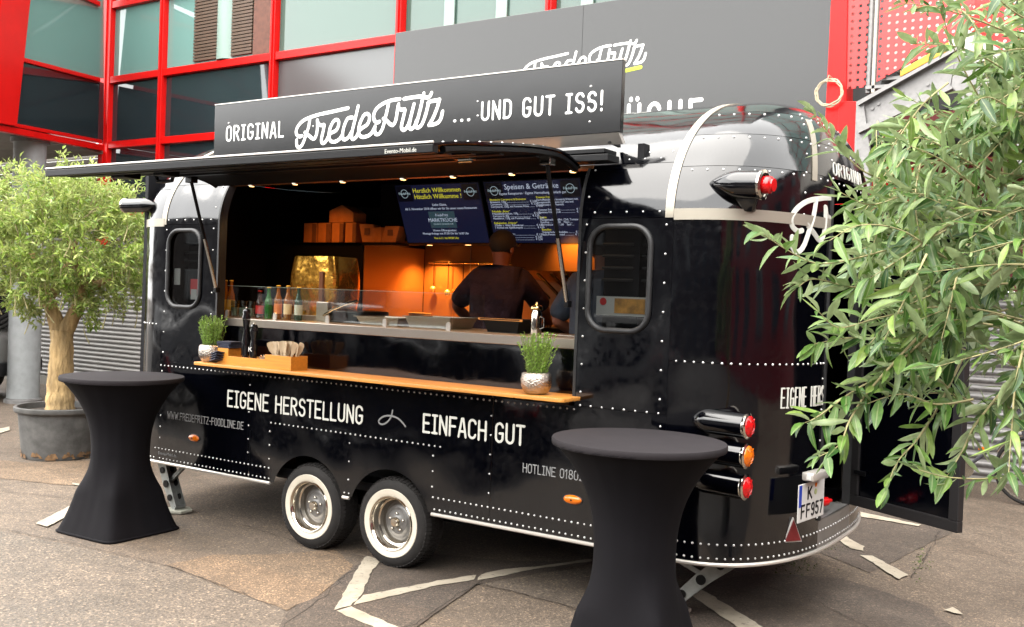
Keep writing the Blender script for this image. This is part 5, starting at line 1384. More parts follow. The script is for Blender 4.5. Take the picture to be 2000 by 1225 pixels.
bottle(-1.645, .36, .29, M['b_amber'], M['lab_yel'], 'amber bottle, third from the left, next to the tumblers')
bottle(-1.30, .35, .215, M['b_cola'], M['lab_red'], 'small dark cola bottle with a red label', M['lab_red'])
bottle(-1.20, .35, .245, M['b_green'], M['b_green'], 'bright green bottle beside the cola bottle')
bottle(-1.095, .35, .262, M['b_amber'], M['lab_orange'], 'amber bottle with orange label beside the green bottle')
bottle(-.99, .35, .262, M['b_amber'], M['lab_cream'], 'amber bottle with cream label, fourth from the right')
bottle(-.875, .35, .255, M['b_dgreen'], M['lab_grey'], 'dark green bottle with oval grey label, rightmost bottle')
M['tumbler'] = glass_mat('tumbler_glass', (.82, .88, .86), .10)
for i, (x, lb) in enumerate(((-1.57, 'clear tumbler nearest the amber bottles'), (-1.48, 'clear tumbler in the middle of the three'), (-1.39, 'clear tumbler nearest the cola bottle'))):
    t = thing('tumbler', lb, 'glass', (x, .34, 1.601), 'tumblers behind the glass guard')
    MB().lathe([(.028, 0), (.036, .13), (.034, .13), (.026, .008), (.0001, .008)], (x, .34, 1.601), 18).build('glass', M['tumbler'], t, smooth=40)
    MB().lathe([(.026, .01), (.0305, .075), (.0001, .075)], (x, .34, 1.601), 16).build('water', mat('water_pale', (.3, .36, .34), .1), t, smooth=40)
# steel pans, black tub, coffee flask, tongs
def pan(x0, x1, y0, y1, z1, m, label, nm='serving_pan', cat='pan'):
    t = thing(nm, label, cat, ((x0 + x1) / 2, (y0 + y1) / 2, 1.601))
    w = .006; mb = MB()
    i0 = .025
    mb.prism([(x0 + i0, y0 + i0, 1.602), (x1 - i0, y0 + i0, 1.602), (x1 - i0, y1 - i0, 1.602), (x0 + i0, y1 - i0, 1.602)], (0, 0, .005))
    lo = [(x0 + i0, y0 + i0), (x1 - i0, y0 + i0), (x1 - i0, y1 - i0), (x0 + i0, y1 - i0)]; hi = [(x0, y0), (x1, y0), (x1, y1), (x0, y1)]
    vs = [(a, b, 1.607) for a, b in lo] + [(a, b, z1) for a, b in hi]
    mb.add(vs, [(i, (i + 1) % 4, 4 + (i + 1) % 4, 4 + i) for i in range(4)])
    mb.build('tub', m, t, smooth=0)
    r_o = MB(); c0 = [(x0 - .012, y0 - .012), (x1 + .012, y0 - .012), (x1 + .012, y1 + .012), (x0 - .012, y1 + .012)]
    r_o.add([(a, b, z1 + .001) for a, b in c0] + [(a, b, z1 + .001) for a, b in hi], [(i, (i + 1) % 4, 4 + (i + 1) % 4, 4 + i) for i in range(4)])
    r_o.build('rim', m, t, smooth=0, solid=.006)
    return t
pan(.83, 1.12, .36, .62, 1.69, M['black_satin'], 'black plastic tub on the worktop below the man', 'plastic_tub', 'tub')
pan(-.30, .10, .36, .68, 1.66, M['steel'], 'shallow steel pan behind the glass guard, left of the man')
pan(.16, .56, .36, .68, 1.68, M['steel'], 'deep steel pan beside the end pane of the glass guard')
MB().box(.80, 1.15, .349, .3595, 1.68, 1.694).build('tub_edge', M['wood'], [o for o in COL.objects if o.name == 'plastic_tub'][0], smooth=0)
fl = thing('steel_flask', 'shiny steel flask with a domed lid beside the black tub', 'flask', (1.24, .38, 1.601))
MB().lathe([(.034, 0), (.036, .01), (.036, .13), (.028, .15), (.027, .16)], (1.24, .38, 1.601), 22).build('body', M['chrome'], fl, smooth=40)
MB().lathe([(.04, .16), (.042, .17), (.036, .185), (.012, .195), (.008, .21), (.0001, .212)], (1.24, .38, 1.601), 22).build('lid', mat('brass_lid', (.75, .5, .2), .15, 1), fl, smooth=40)
mb = MB().tube([(1.276, .37, 1.72), (1.305, .37, 1.71), (1.305, .37, 1.65), (1.276, .37, 1.64)], .005, 6); mb.build('handle', M['chrome'], fl)
tg = thing('tongs', 'steel tongs lying on the worktop by the flask', 'tongs', (1.5, .3, 1.603))
for s in (-1, 1): MB().bar((1.32, .33, 1.612), (1.62, .27 + s * .025, 1.612), .014, .004).build('arm', M['chrome'], tg, smooth=0)
for x, y, r, h, lb in ((-.98, 1.95, .10, .16, 'steel stock pot on the back counter beside the tall unit'), (-.42, 1.92, .12, .13, 'wide steel pot on the back counter left of the man')):
    t = thing('stock_pot', lb, 'pot', (x, y, 1.502))
    MB().lathe([(r * .96, 0), (r, .01), (r, h), (r + .008, h + .004), (r - .006, h), (r - .006, .02), (.0001, .02)], (x, y, 1.502), 26).build('body', M['steel'], t, smooth=40)
    for s in (-1, 1): MB().tube([(x + s * r, y - .04, 1.502 + h * .8), (x + s * (r + .035), y - .03, 1.502 + h * .8), (x + s * (r + .035), y + .03, 1.502 + h * .8), (x + s * r, y + .04, 1.502 + h * .8)], .006, 6).build('handle', M['chrome'], t)
ut = thing('utensil_rail', 'steel rail with hanging ladles on the warm splashback', 'utensil rail', (-.6, 2.24, 2.1))
MB().tube([(-1.12, 2.235, 2.13), (-.2, 2.235, 2.13)], .007, 8).build('rail', M['chrome'], ut)
for k in range(5):
    x = -1.05 + k * .17
    MB().tube([(x, 2.23, 2.14), (x, 2.222, 2.12), (x, 2.225, 1.90 - .03 * (k % 2))], .004, 6).build('handle', M['chrome'], ut)
    MB().sphere((x, 2.215, 1.885 - .03 * (k % 2)), 1, 12, 8, (.032, .022, .03)).build('bowl', M['steel'], ut, smooth=60)
pr = thing('panini_press', 'dark griddle plate with a raised steel handle behind the guard', 'griddle', (-.45, .6, 1.601))
MB().box(-.72, -.34, .42, .78, 1.602, 1.69).build('body', M['black_satin'], pr, smooth=0, bevel=.01)
MB().box(-.74, -.62, .40, .45, 1.602, 1.75).build('side', M['steel'], pr, smooth=0, bevel=.006)
MB().tube([(-.66, .40, 1.65), (-.52, .36, 1.70), (-.40, .36, 1.74), (-.34, .42, 1.77)], .011, 8).build('handle', M['chrome'], pr)

# ------------------------------------------------------------------ people
def skin_mesh(name, joints, edges, m, parent, sub=2):
    me = bpy.data.meshes.new(name)
    keys = list(joints); org = ORG[parent.name]
    me.from_pydata([tuple(Vector(joints[k][0]) - org) for k in keys], [(keys.index(a), keys.index(b)) for a, b in edges], [])
    o = bpy.data.objects.new(name, me); COL.objects.link(o)
    md = o.modifiers.new('s', 'SKIN'); md.use_smooth_shade = True
    for i, k in enumerate(keys):
        r = joints[k][1]; me.skin_vertices[0].data[i].radius = r if isinstance(r, tuple) else (r, r)
    me.skin_vertices[0].data[0].use_root = True
    sd = o.modifiers.new('d', 'SUBSURF'); sd.levels = sub; sd.render_levels = sub
    bpy.context.view_layer.update()
    me2 = bpy.data.meshes.new_from_object(o.evaluated_get(bpy.context.evaluated_depsgraph_get()))
    bpy.data.objects.remove(o)
    for p in me2.polygons: p.use_smooth = True
    me2.materials.clear(); me2.materials.append(m); me2.name = name
    o2 = bpy.data.objects.new(name, me2); COL.objects.link(o2); o2.parent = parent; ORG[o2.name] = org
    return o2
M['skin'] = mat('skin', (.16, .06, .035), .5, sss=.1)
def person(label, cx, cy, J, shirt, trousers, cap_m):
    p = thing('person', label, 'person', (cx, cy, .531))
    B = {k: ((cx + v[0], cy + v[1], v[2]), r) for k, (v, r) in J.items()}
    E_ = [('pelvis', 'waist'), ('waist', 'chest'), ('chest', 'neck0'), ('neck0', 'neck'), ('neck', 'head'), ('head', 'crown'),
          ('chest', 'shL'), ('shL', 'elL'), ('elL', 'wrL'), ('wrL', 'paL'), ('chest', 'shR'), ('shR', 'elR'), ('elR', 'wrR'), ('wrR', 'paR'),
          ('pelvis', 'hipL'), ('hipL', 'knL'), ('knL', 'anL'), ('anL', 'toL'), ('pelvis', 'hipR'), ('hipR', 'knR'), ('knR', 'anR'), ('anR', 'toR')]
    for s in 'LR':
        w = Vector(B['pa' + s][0]); d = (w - Vector(B['wr' + s][0])).normalized(); sd = d.cross(Vector((0, 0, 1))).normalized()
        for k, (o, ln) in enumerate(((-.03, .075), (-.011, .09), (.009, .085), (.028, .065))):
            B['f%s%d' % (s, k)] = (tuple(w + sd * o + d * .02), .009); B['g%s%d' % (s, k)] = (tuple(w + sd * o * 1.2 + d * ln - Vector((0, 0, .025))), .008)
            E_ += [('pa' + s, 'f%s%d' % (s, k)), ('f%s%d' % (s, k), 'g%s%d' % (s, k))]
        B['t' + s] = (tuple(w - d * .03 + sd * .05 - Vector((0, 0, .02))), .010); E_ += [('wr' + s, 't' + s)]
    slim = {'chest': .6, 'waist': .65, 'pelvis': .7, 'neck0': .7, 'shL': .6, 'shR': .6, 'hipL': .75, 'hipR': .75, 'knL': .8, 'knR': .8}
    skin_mesh('body', {k: (v, tuple(x * slim.get(k, 1) for x in r) if isinstance(r, tuple) else r * slim.get(k, 1)) for k, (v, r) in B.items()}, E_, M['skin'], p)
    grow = lambda k, g: (B[k][0], tuple(x + g for x in (B[k][1] if isinstance(B[k][1], tuple) else (B[k][1],) * 2)))
    S = {k: grow(k, .036) for k in ('waist', 'pelvis', 'chest', 'neck0', 'shL', 'elL', 'shR', 'elR')}
    for s in 'LR':
        a = Vector(B['sh' + s][0]); b = Vector(B['el' + s][0]); S['mid' + s] = (tuple(a.lerp(b, .55)), .092)
    skin_mesh('shirt', S, [('waist', 'pelvis'), ('waist', 'chest'), ('chest', 'neck0'), ('chest', 'shL'), ('shL', 'midL'), ('midL', 'elL'), ('chest', 'shR'), ('shR', 'midR'), ('midR', 'elR')], shirt, p)
    T = {k: grow(k, .02) for k in ('pelvis', 'hipL', 'knL', 'anL', 'hipR', 'knR', 'anR')}
    skin_mesh('trousers', T, [('pelvis', 'hipL'), ('hipL', 'knL'), ('knL', 'anL'), ('pelvis', 'hipR'), ('hipR', 'knR'), ('knR', 'anR')], trousers, p)
    h = Vector(B['head'][0])
    MB().sphere(h + Vector((0, .0, .045)), 1, 20, 12, (.104, .118, .108)).build('cap', cap_m, p, smooth=60)
    MB().add([h + Vector(q) for q in ((-.085, .07, .045), (-.05, .17, .03), (.05, .17, .03), (.085, .07, .045))], [(0, 1, 2, 3)]).build('cap_peak', cap_m, p, smooth=0, solid=.008)
    for s in (-1, 1):
        MB().sphere(h + Vector((s * .088, .0, -.01)), 1, 10, 8, (.014, .024, .032)).build('ear', M['skin'], p, smooth=60)
        MB().sphere(h + Vector((s * .034, .088, .005)), 1, 8, 6, (.013, .009, .009)).build('eye', M['black_satin'], p, smooth=60)
    MB().sphere(h + Vector((0, .106, -.025)), 1, 8, 6, (.015, .022, .025)).build('nose', M['skin'], p, smooth=60)
    MB().sphere(h + Vector((0, .09, -.065)), 1, 8, 6, (.026, .008, .006)).build('mouth', M['red_dark'], p, smooth=60)
    return p
JM = {'waist': ((0, 0, 1.62), (.175, .13)), 'pelvis': ((0, 0, 1.46), (.15, .12)), 'chest': ((.01, .03, 1.88), (.19, .135)), 'neck0': ((0.01, .045, 2.075), (.105, .088)), 'neck': ((0.01, .05, 2.09), .066), 'head': ((0.01, .065, 2.215), (.086, .10)), 'crown': ((0.01, .06, 2.295), (.076, .088)),
      'shL': ((-.20, .03, 1.985), .072), 'elL': ((-.385, .0, 1.75), .052), 'wrL': ((-.35, .20, 1.62), .036), 'paL': ((-.31, .30, 1.59), .034),
      'shR': ((.225, .07, 1.965), .072), 'elR': ((.30, .26, 1.74), .052), 'wrR': ((.20, .46, 1.66), .036), 'paR': ((.15, .54, 1.64), .034),
      'hipL': ((-.095, 0, 1.40), .10), 'knL': ((-.11, .02, 1.02), .068), 'anL': ((-.12, -.02, .62), .045), 'toL': ((-.13, .13, .565), .04),
      'hipR': ((.095, 0, 1.40), .10), 'knR': ((.11, .02, 1.02), .068), 'anR': ((.12, -.02, .62), .045), 'toR': ((.13, .13, .565), .04)}
person('person in a dark shirt and cap working with back turned under the menu screens', .24, 1.36, JM, mat('shirt_dark', (.026, .018, .027), .9, ior=1.2, bump=.8, bscale=9, bdist=.05, var=.3, vscale=6), mat('trousers_dark', (.012, .012, .016), .9), mat('cap_dark', (.012, .010, .010), .85))
JD = {k: ((v[0], v[1], v[2] - .04), r) for k, (v, r) in JM.items()}
JD['toL'] = ((-.13, .13, .58), .04); JD['toR'] = ((.13, .13, .58), .04); JD['anL'] = ((-.12, -.02, .60), .045); JD['anR'] = ((.12, -.02, .60), .045)
JD['elL'] = ((-.30, -.06, 1.68), .05); JD['wrL'] = ((-.22, .12, 1.60), .034); JD['paL'] = ((-.18, .2, 1.58), .034)
person('person in a blue denim shirt mostly hidden behind the right hatch edge', 1.36, .98, JD, mat('denim', (.016, .027, .046), .85, var=.2, vscale=30, bump=.4, bscale=16, bdist=.02), mat('trousers_dark2', (.012, .012, .016), .9), mat('cap_dark2', (.012, .010, .010), .85))

# ------------------------------------------------------------------ on the wooden shelf
M['hammered'] = mat('hammered_metal', (.42, .37, .32), .24, 1.0, bump=1.0, bscale=95, bdist=.008)
M['herb'] = mat('rosemary', (.17, .30, .03), .6, var=.35, vscale=30)
M['herb_stem'] = mat('rosemary_stem', (.12, .16, .04), .7)
SZ = 1.2715
def rosemary(x, y, h, sp, seed, label):
    rn = random.Random(seed)
    t = thing('potted_rosemary', label, 'potted plant', (x, y, SZ), 'rosemary pots on the serving shelf')
    MB().lathe([(.0001, .001), (.055, .001), (.072, .012), (.09, .05), (.093, .085), (.088, .118), (.080, .128), (.074, .126), (.078, .10), (.0001, .10)], (x, y, SZ), 28).build('pot', M['hammered'], t, smooth=50)
    MB().lathe([(.077, .108), (.0001, .112)], (x, y, SZ), 20).build('soil', M['soil'], t)
    st_ = MB(); lf = MB()
    for k in range(80):
        a = rn.uniform(0, 6.28); r0 = .06 * math.sqrt(rn.random()); b = Vector((x + r0 * math.cos(a), y + r0 * math.sin(a), SZ + .108))
        hh = h * rn.uniform(.6, 1.05); sp_ = sp * rn.uniform(.2, 1.2)
        tip = b + Vector((math.cos(a) * sp_ * r0 / .06 + rn.gauss(0, .015), math.sin(a) * sp_ * r0 / .06 + rn.gauss(0, .015), hh))
        P = catmull([b, b.lerp(tip, .5) + Vector((rn.gauss(0, .006), rn.gauss(0, .006), .01)), tip], 4); st_.tube(P, .0016, 4)
        for j in range(34):
            f = .12 + .88 * j / 34; i = min(len(P) - 2, int(f * (len(P) - 1))); c = P[i].lerp(P[i + 1], f * (len(P) - 1) - i)
            aa = rn.uniform(0, 6.28); L = rn.uniform(.016, .028) * (1.0 - .3 * f); d = Vector((math.cos(aa) * .75, math.sin(aa) * .75, rn.uniform(.35, .9))).normalized() * L
            s = d.cross(Vector((rn.random(), rn.random(), rn.random()))).normalized() * .0028
            lf.add([c - s * .6, c + d * .5 - s, c + d, c + d * .5 + s, c + s * .6], [(0, 1, 2, 3, 4)])
    st_.build('stems', M['herb_stem'], t); o = lf.build('needles', M['herb'], t, smooth=0); o['kind'] = 'stuff'; st_
rosemary(-1.31, -.10, .235, .045, 3, 'rosemary in a hammered silver pot at the left end of the wooden shelf')
rosemary(1.55, -.09, .25, .075, 4, 'rosemary in a hammered silver pot at the right end of the wooden shelf')
tr = thing('condiment_tray', 'long bamboo tray holding mills, dish and cutlery box on the shelf', 'tray', (-.75, -.09, SZ))
def crate(x0, x1, y0, y1, h, nm):
    g = part(tr, nm); w = .009
    MB().box(x0, x1, y0, y1, SZ + .0005, SZ + .008).build('bottom', M['wood2'], g, smooth=0)
    MB().box(x0, x1, y0, y0 + w, SZ + .0085, SZ + h).build('side', M['wood2'], g, smooth=0, bevel=.001)
    MB().box(x0, x1, y1 - w, y1, SZ + .0085, SZ + h).build('side', M['wood2'], g, smooth=0, bevel=.001)
    MB().box(x0, x0 + w, y0 + w + .0005, y1 - w - .0005, SZ + .0085, SZ + h - .001).build('end', M['wood2'], g, smooth=0, bevel=.001)
    MB().box(x1 - w, x1, y0 + w + .0005, y1 - w - .0005, SZ + .0085, SZ + h - .001).build('end', M['wood2'], g, smooth=0, bevel=.001)
crate(-1.06, -.665, -.16, -.02, .062, 'long_crate')
crate(-.66, -.40, -.17, -.01, .098, 'cutlery_crate')
crate(-1.18, -1.065, -.15, -.03, .115, 'napkin_crate')
np_ = thing('napkin_stack', 'stack of folded dark blue napkins between the left rosemary and the mills', 'napkins', (-1.1, -.1, SZ + .11))
M['navy'] = mat('napkin_navy', (.012, .014, .03), .9)
rn = random.Random(8)
for k in range(5):
    a = rn.uniform(-.1, .1); MB().obox((-1.125 + rn.uniform(-.006, .006), -.09, SZ + .122 + k * .0095), (.07 * math.cos(a), .07 * math.sin(a), 0), (-.055 * math.sin(a), .055 * math.cos(a), 0), (0, 0, .0042)).build('napkin', M['navy'], np_, smooth=0, bevel=.0015)
ns = thing('loose_napkins', 'dark blue napkins slumped against the left silver pot', 'napkins', (-1.2, -.16, SZ))
for k in range(4):
    MB().obox((-1.175 + k * .006, -.165, SZ + .022 + k * .018), (.045, -.01, .012), (.012, .03, -.006), (0, .001, .004)).build('napkin', M['navy'], ns, smooth=0, bevel=.0015)
M['mill'] = mat('mill_black', (.006, .006, .007), .14, coat=.4)
def mill(x, y, h, label):
    t = thing('pepper_mill', label, 'mill', (x, y, SZ + .009))
    k = h / .4
    MB().lathe([(.031, 0), (.032, .012), (.026, .03 * k), (.024, .06 * k), (.030, .10 * k), (.029, .16 * k), (.022, .22 * k), (.0205, .26 * k), (.027, .30 * k), (.029, .315 * k)], (x, y, SZ + .009), 22).build('body', M['mill'], t, smooth=40)
    MB().lathe([(.029, .317 * k), (.031, .33 * k), (.024, .352 * k), (.028, .37 * k), (.022, .388 * k), (.0001, .392 * k)], (x, y, SZ + .009), 22).build('head', M['mill'], t, smooth=40)
    MB().sphere((x, y, SZ + .009 + .397 * k), .008, 10, 8).build('knob', M['chrome'], t)
    return t
mill(-.955, -.085, .41, 'tall glossy black pepper mill in the bamboo tray')
t = mill(-.855, -.10, .30, 'shorter glossy black mill with a white mark')
mb = stroke_text('K', -.872, -.84, SZ + .105, .034, lambda u, v: Vector((u, -.131, v)), .006); mb.build('mark', M['sign_white'], t)
ds = thing('small_dish', 'small bowl of coloured picks standing in the tray', 'bowl', (-.74, -.09, SZ + .009))
MB().lathe([(.02, 0), (.036, .05), (.046, .066), (.043, .066), (.03, .02), (.0001, .018)], (-.74, -.09, SZ + .009), 20).build('bowl', mat('bowl_cream', (.3, .22, .15), .5), ds, smooth=50)
for k in range(14):
    a = k * .9; MB().tube([(-.74 + .01 * math.cos(a), -.09 + .01 * math.sin(a), SZ + .04), (-.74 + .035 * math.cos(a), -.09 + .035 * math.sin(a), SZ + .085)], .003, 5).build('pick', M['lab_orange'] if k % 2 else M['lab_cream'], ds)
M['fork'] = mat('birch_fork', (.42, .32, .2), .6, var=.1, vscale=20)
fk = thing('wooden_forks', 'bundle of pale wooden forks fanning out of the cutlery box', 'forks', (-.53, -.09, SZ + .009))
rn = random.Random(12); f0 = None
for k in range(34):
    a = rn.uniform(-.30, .30); bx = -.53 + a * .24 + rn.uniform(-.03, .03); by = -.09 + rn.uniform(-.05, .05); L = .165
    if f0 is None:
        mb = MB(); mb.add([(-.006, 0, 0), (.006, 0, 0), (.006, 0, .09), (.013, 0, .115), (.014, 0, .15), (.009, 0, .165), (-.009, 0, .165), (-.014, 0, .15), (-.013, 0, .115), (-.006, 0, .09)], [tuple(range(10))])
        f0 = mb.build('fork', M['fork'], fk, smooth=0, local=True, solid=.0018); o = f0
    else:
        o = f0.copy(); COL.objects.link(o)
    o.location = Vector((bx, by, SZ + .012)) - ORG[fk.name]; o.rotation_euler = (rn.uniform(-.2, .2), a * 1.2, rn.uniform(-.7, .7)); o.scale = (1.25, 1.2, 1.12)

# ------------------------------------------------------------------ bar tables under black stretch covers
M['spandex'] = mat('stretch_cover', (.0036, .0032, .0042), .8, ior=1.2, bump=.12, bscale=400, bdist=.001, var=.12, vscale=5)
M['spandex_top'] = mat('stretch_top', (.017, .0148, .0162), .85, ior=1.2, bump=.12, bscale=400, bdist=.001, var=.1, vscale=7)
def bar_table(x, y, rz, label):
    t = thing('bar_table', label, 'table', (x, y, 0), 'bar tables under stretch covers')
    HT, RT = 1.15, .437
    def sk(u, v):                       # square foot, round waist and rim
        a = 2 * math.pi * u + rz; z = v * (HT - .035)
        # radius profile
        w = 2 * v - 1
        pass
        if v > .5: r = .205 + (RT - .012 - .205) * ((v - .5) / .5) ** 2.5; r2 = r
        else:
            e = ((.5 - v) / .5) ** 2.0
            ca, sa = abs(math.cos(a - rz)), abs(math.sin(a - rz)); sq = 1 / max(ca, sa) ** 1.0
            p = 11.0; sqr = 1 / (ca ** p + sa ** p) ** (1 / p)
            r = .205 * (1 - e) * (1 + (sqr - 1) * min(1, e * 4.5) * .92) + e * .318 * sqr
            if v < .02: r *= 1.0
        r += .0035 * noise.noise(Vector((math.cos(a) * 5, math.sin(a) * 5, z * 1.6 + x))) + .0032 * math.sin(a * 23 + 3 * math.sin(a * 3)) * max(0, v - .78) / .22
        return Vector((x + r * math.cos(a), y + r * math.sin(a), z + .012))
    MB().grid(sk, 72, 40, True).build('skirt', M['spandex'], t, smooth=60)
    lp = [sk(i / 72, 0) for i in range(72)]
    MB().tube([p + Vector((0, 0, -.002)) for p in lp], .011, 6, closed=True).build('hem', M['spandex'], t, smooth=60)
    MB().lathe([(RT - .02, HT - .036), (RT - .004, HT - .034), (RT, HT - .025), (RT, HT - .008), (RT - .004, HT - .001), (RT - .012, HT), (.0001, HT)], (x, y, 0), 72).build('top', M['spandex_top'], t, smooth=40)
    mb = MB(); rn = random.Random(int(x * 100))
    for k in range(26):
        a = rn.uniform(-2.6, -1.2); mb.tube([(x + (RT - .001) * math.cos(a + j * .02), y + (RT - .001) * math.sin(a + j * .02), HT - .030 + j * .002) for j in range(4)], .0016, 4)
    mb.build('creases', M['spandex'], t)
    return t
bar_table(-1.80, -.50, 0.04, 'tall black covered bar table in front of the trailer nose')
bar_table(2.46, -.56, 0.1, 'tall black covered bar table in front of the tail lamps')
# ------------------------------------------------------------------ olive trees
def leaf_mat(name, top, under, var):
    m, n, l, b = nmat(name)
    geo = n.new('ShaderNodeNewGeometry'); oi = n.new('ShaderNodeObjectInfo')
    rnd = n.new('ShaderNodeMath'); rnd.operation = 'ADD'; l.new(geo.outputs['Random Per Island'], rnd.inputs[0]); l.new(oi.outputs['Random'], rnd.inputs[1])
    fr = n.new('ShaderNodeMath'); fr.operation = 'FRACT'; l.new(rnd.outputs[0], fr.inputs[0])
    def ramp(cols):
        rp = n.new('ShaderNodeValToRGB'); e = rp.color_ramp.elements
        e[0].color = (*cols[0], 1); e[1].color = (*cols[-1], 1)
        for i, c in enumerate(cols[1:-1]): el = e.new((i + 1) / (len(cols) - 1)); el.color = (*c, 1)
        l.new(fr.outputs[0], rp.inputs['Fac']); return rp.outputs['Color']
    mx = n.new('ShaderNodeMix'); mx.data_type = 'RGBA'
    l.new(geo.outputs['Backfacing'], mx.inputs['Factor']); l.new(ramp(top), mx.inputs['A']); l.new(ramp(under), mx.inputs['B'])
    res = mx.outputs['Result']
    if var > .5:                                    # pale midrib and slight blotching
        uv = n.new('ShaderNodeUVMap'); uv.uv_map = 'leaf'; sx = n.new('ShaderNodeSeparateXYZ'); l.new(uv.outputs['UV'], sx.inputs['Vector'])
        s1 = n.new('ShaderNodeMath'); s1.operation = 'SUBTRACT'; s1.inputs[1].default_value = .5; l.new(sx.outputs['Y'], s1.inputs[0])
        s2 = n.new('ShaderNodeMath'); s2.operation = 'ABSOLUTE'; l.new(s1.outputs[0], s2.inputs[0])
        s3 = n.new('ShaderNodeMapRange'); s3.inputs['From Min'].default_value = .035; s3.inputs['From Max'].default_value = .09; s3.inputs['To Min'].default_value = 1.0; s3.inputs['To Max'].default_value = 0.0
        l.new(s2.outputs[0], s3.inputs['Value'])
        tc = n.new('ShaderNodeTexCoord'); nz = n.new('ShaderNodeTexNoise'); nz.inputs['Scale'].default_value = 60; nz.inputs['Detail'].default_value = 5; l.new(geo.outputs['Position'], nz.inputs['Vector'])
        bl = n.new('ShaderNodeMix'); bl.data_type = 'RGBA'; bl.blend_type = 'MULTIPLY'; bl.inputs['Factor'].default_value = .55
        br = n.new('ShaderNodeValToRGB'); br.color_ramp.elements[0].position = .35; br.color_ramp.elements[0].color = (.55, .55, .45, 1); br.color_ramp.elements[1].position = .62; br.color_ramp.elements[1].color = (1.25, 1.2, 1.1, 1)
        l.new(nz.outputs['Fac'], br.inputs['Fac']); l.new(res, bl.inputs['A']); l.new(br.outputs['Color'], bl.inputs['B'])
        mr2 = n.new('ShaderNodeMix'); mr2.data_type = 'RGBA'; mr2.inputs['B'].default_value = (.20, .24, .10, 1)
        f2 = n.new('ShaderNodeMath'); f2.operation = 'MULTIPLY'; f2.inputs[1].default_value = .6; l.new(s3.outputs['Result'], f2.inputs[0])
        l.new(f2.outputs[0], mr2.inputs['Factor']); l.new(bl.outputs['Result'], mr2.inputs['A']); res = mr2.outputs['Result']
    l.new(res, b.inputs['Base Color'])
    b.inputs['Roughness'].default_value = 0.42
    # light passing through the blade
    tl = n.new('ShaderNodeBsdfTranslucent'); l.new(res, tl.inputs['Color'])
    ms = n.new('ShaderNodeMixShader'); ms.inputs['Fac'].default_value = 0.3
    l.new(b.outputs['BSDF'], ms.inputs[1]); l.new(tl.outputs['BSDF'], ms.inputs[2])
    l.new(ms.outputs['Shader'], n['Material Output'].inputs['Surface'])
    return m
M['leaf_near'] = leaf_mat('olive_leaf_near', [(.012, .050, .006), (.040, .108, .014), (.085, .165, .028), (.18, .265, .06), (.020, .07, .008), (.065, .138, .022), (.125, .205, .042)], [(.15, .22, .09), (.23, .285, .15), (.13, .20, .08)], .9)
M['leaf_far'] = leaf_mat('olive_leaf_far', [(.10, .185, .016), (.16, .25, .028), (.24, .33, .05), (.40, .45, .12), (.06, .13, .012)], [(.24, .30, .085), (.38, .42, .16)], .3)
M['bark'] = mat('olive_bark', (.28, .19, .085), .9, var=.55, vscale=9, bump=1.0, bscale=16, bdist=.05, stretch=(1, 1, .35))
M['twig'] = mat('olive_twig', (.26, .23, .11), .8, var=.25, vscale=30)
def leaf_shape(L, w, fold, bend):
    P = []
    for t, k in ((0, .08), (.18, .62), (.42, 1), (.68, .86), (.88, .45), (1, .02)):
        z = -bend * t * t * L
        P += [Vector((t * L, -k * w, z + fold * k * w)), Vector((t * L, 0, z)), Vector((t * L, k * w, z + fold * k * w))]
    F = []
    for i in range(5):
        for j in range(2): F.append((3 * i + j, 3 * i + 3 + j, 3 * i + 4 + j, 3 * i + 1 + j))
    return P, F
LEAF_UV = [(t, s) for t in (0, .18, .42, .68, .88, 1) for s in (0, .5, 1)]
def add_uv(me, nv):
    uv = me.uv_layers.new(name='leaf')
    for lp in me.loops: uv.data[lp.index].uv = LEAF_UV[lp.vertex_index % nv]
def frame(d, up, roll):
    x = d.normalized(); y = up.cross(x)
    if y.length < 1e-4: y = x.orthogonal()
    y.normalize(); z = x.cross(y)
    y2 = y * math.cos(roll) + z * math.sin(roll); z2 = x.cross(y2)
    return x, y2, z2
UP = Vector((0, 0, 1))

# left tree in its tub
LT = Vector((-5.0, 1.03, 0))
ot = thing('olive_tree', 'potted olive tree with a thick pale trunk left of the trailer', 'tree', tuple(LT))
def lat(prof, nm, m, **k): return MB().lathe(prof, LT, 40).build(nm, m, ot, smooth=50, **k)
lat([(.0001, .004), (.345, .004), (.352, .03), (.40, .47), (.43, .475), (.44, .49), (.44, .525), (.425, .535), (.405, .53), (.39, .47), (.0001, .46)], 'tub', M['olive_pot'])
rn = random.Random(2); mb = MB()
for k in range(40):
    a = rn.uniform(-2.6, .4); r = .356; c = LT + Vector((r * math.cos(a), r * math.sin(a), rn.uniform(.01, .05))); t = Vector((-math.sin(a), math.cos(a), 0)); q = Vector((math.cos(a), math.sin(a), .1))
    s = rn.uniform(.01, .045); mb.add([c + t * s + q * .006, c - t * s + q * .006, c - t * s * .6 + q * .006 + UP * rn.uniform(.01, .05), c + t * s * .4 + q * .006 + UP * rn.uniform(.01, .05)], [(0, 1, 2, 3)])
mb.build('rust_edge', M['rust'], ot, smooth=0)['kind'] = 'stuff'
MB().lathe([(.39, .472), (.2, .49), (.0001, .495)], LT, 30).build('soil', M['soil'], ot)
for a in (0.5, 2.4): MB().tube([LT + Vector((.43 * math.cos(a + k * .12), .43 * math.sin(a + k * .12), .53 + (.04 if k in (1, 2) else 0))) for k in range(4)], .011, 6).build('tub_handle', M['olive_pot'], ot)
tk = MB()
def limb(P, rs, n=12, amp=.018, seed=0):
    Q = catmull(P, 6); m = len(Q); rad = [rs[0] + (rs[-1] - rs[0]) * i / (m - 1) for i in range(m)]
    rad = [r * (1 + .035 * math.sin(i * 1.7 + seed) + .05 * noise.noise(Vector((i * .4, seed, 0)))) for i, r in enumerate(rad)]
    tk.tube(Q, rad, n)
    return Q
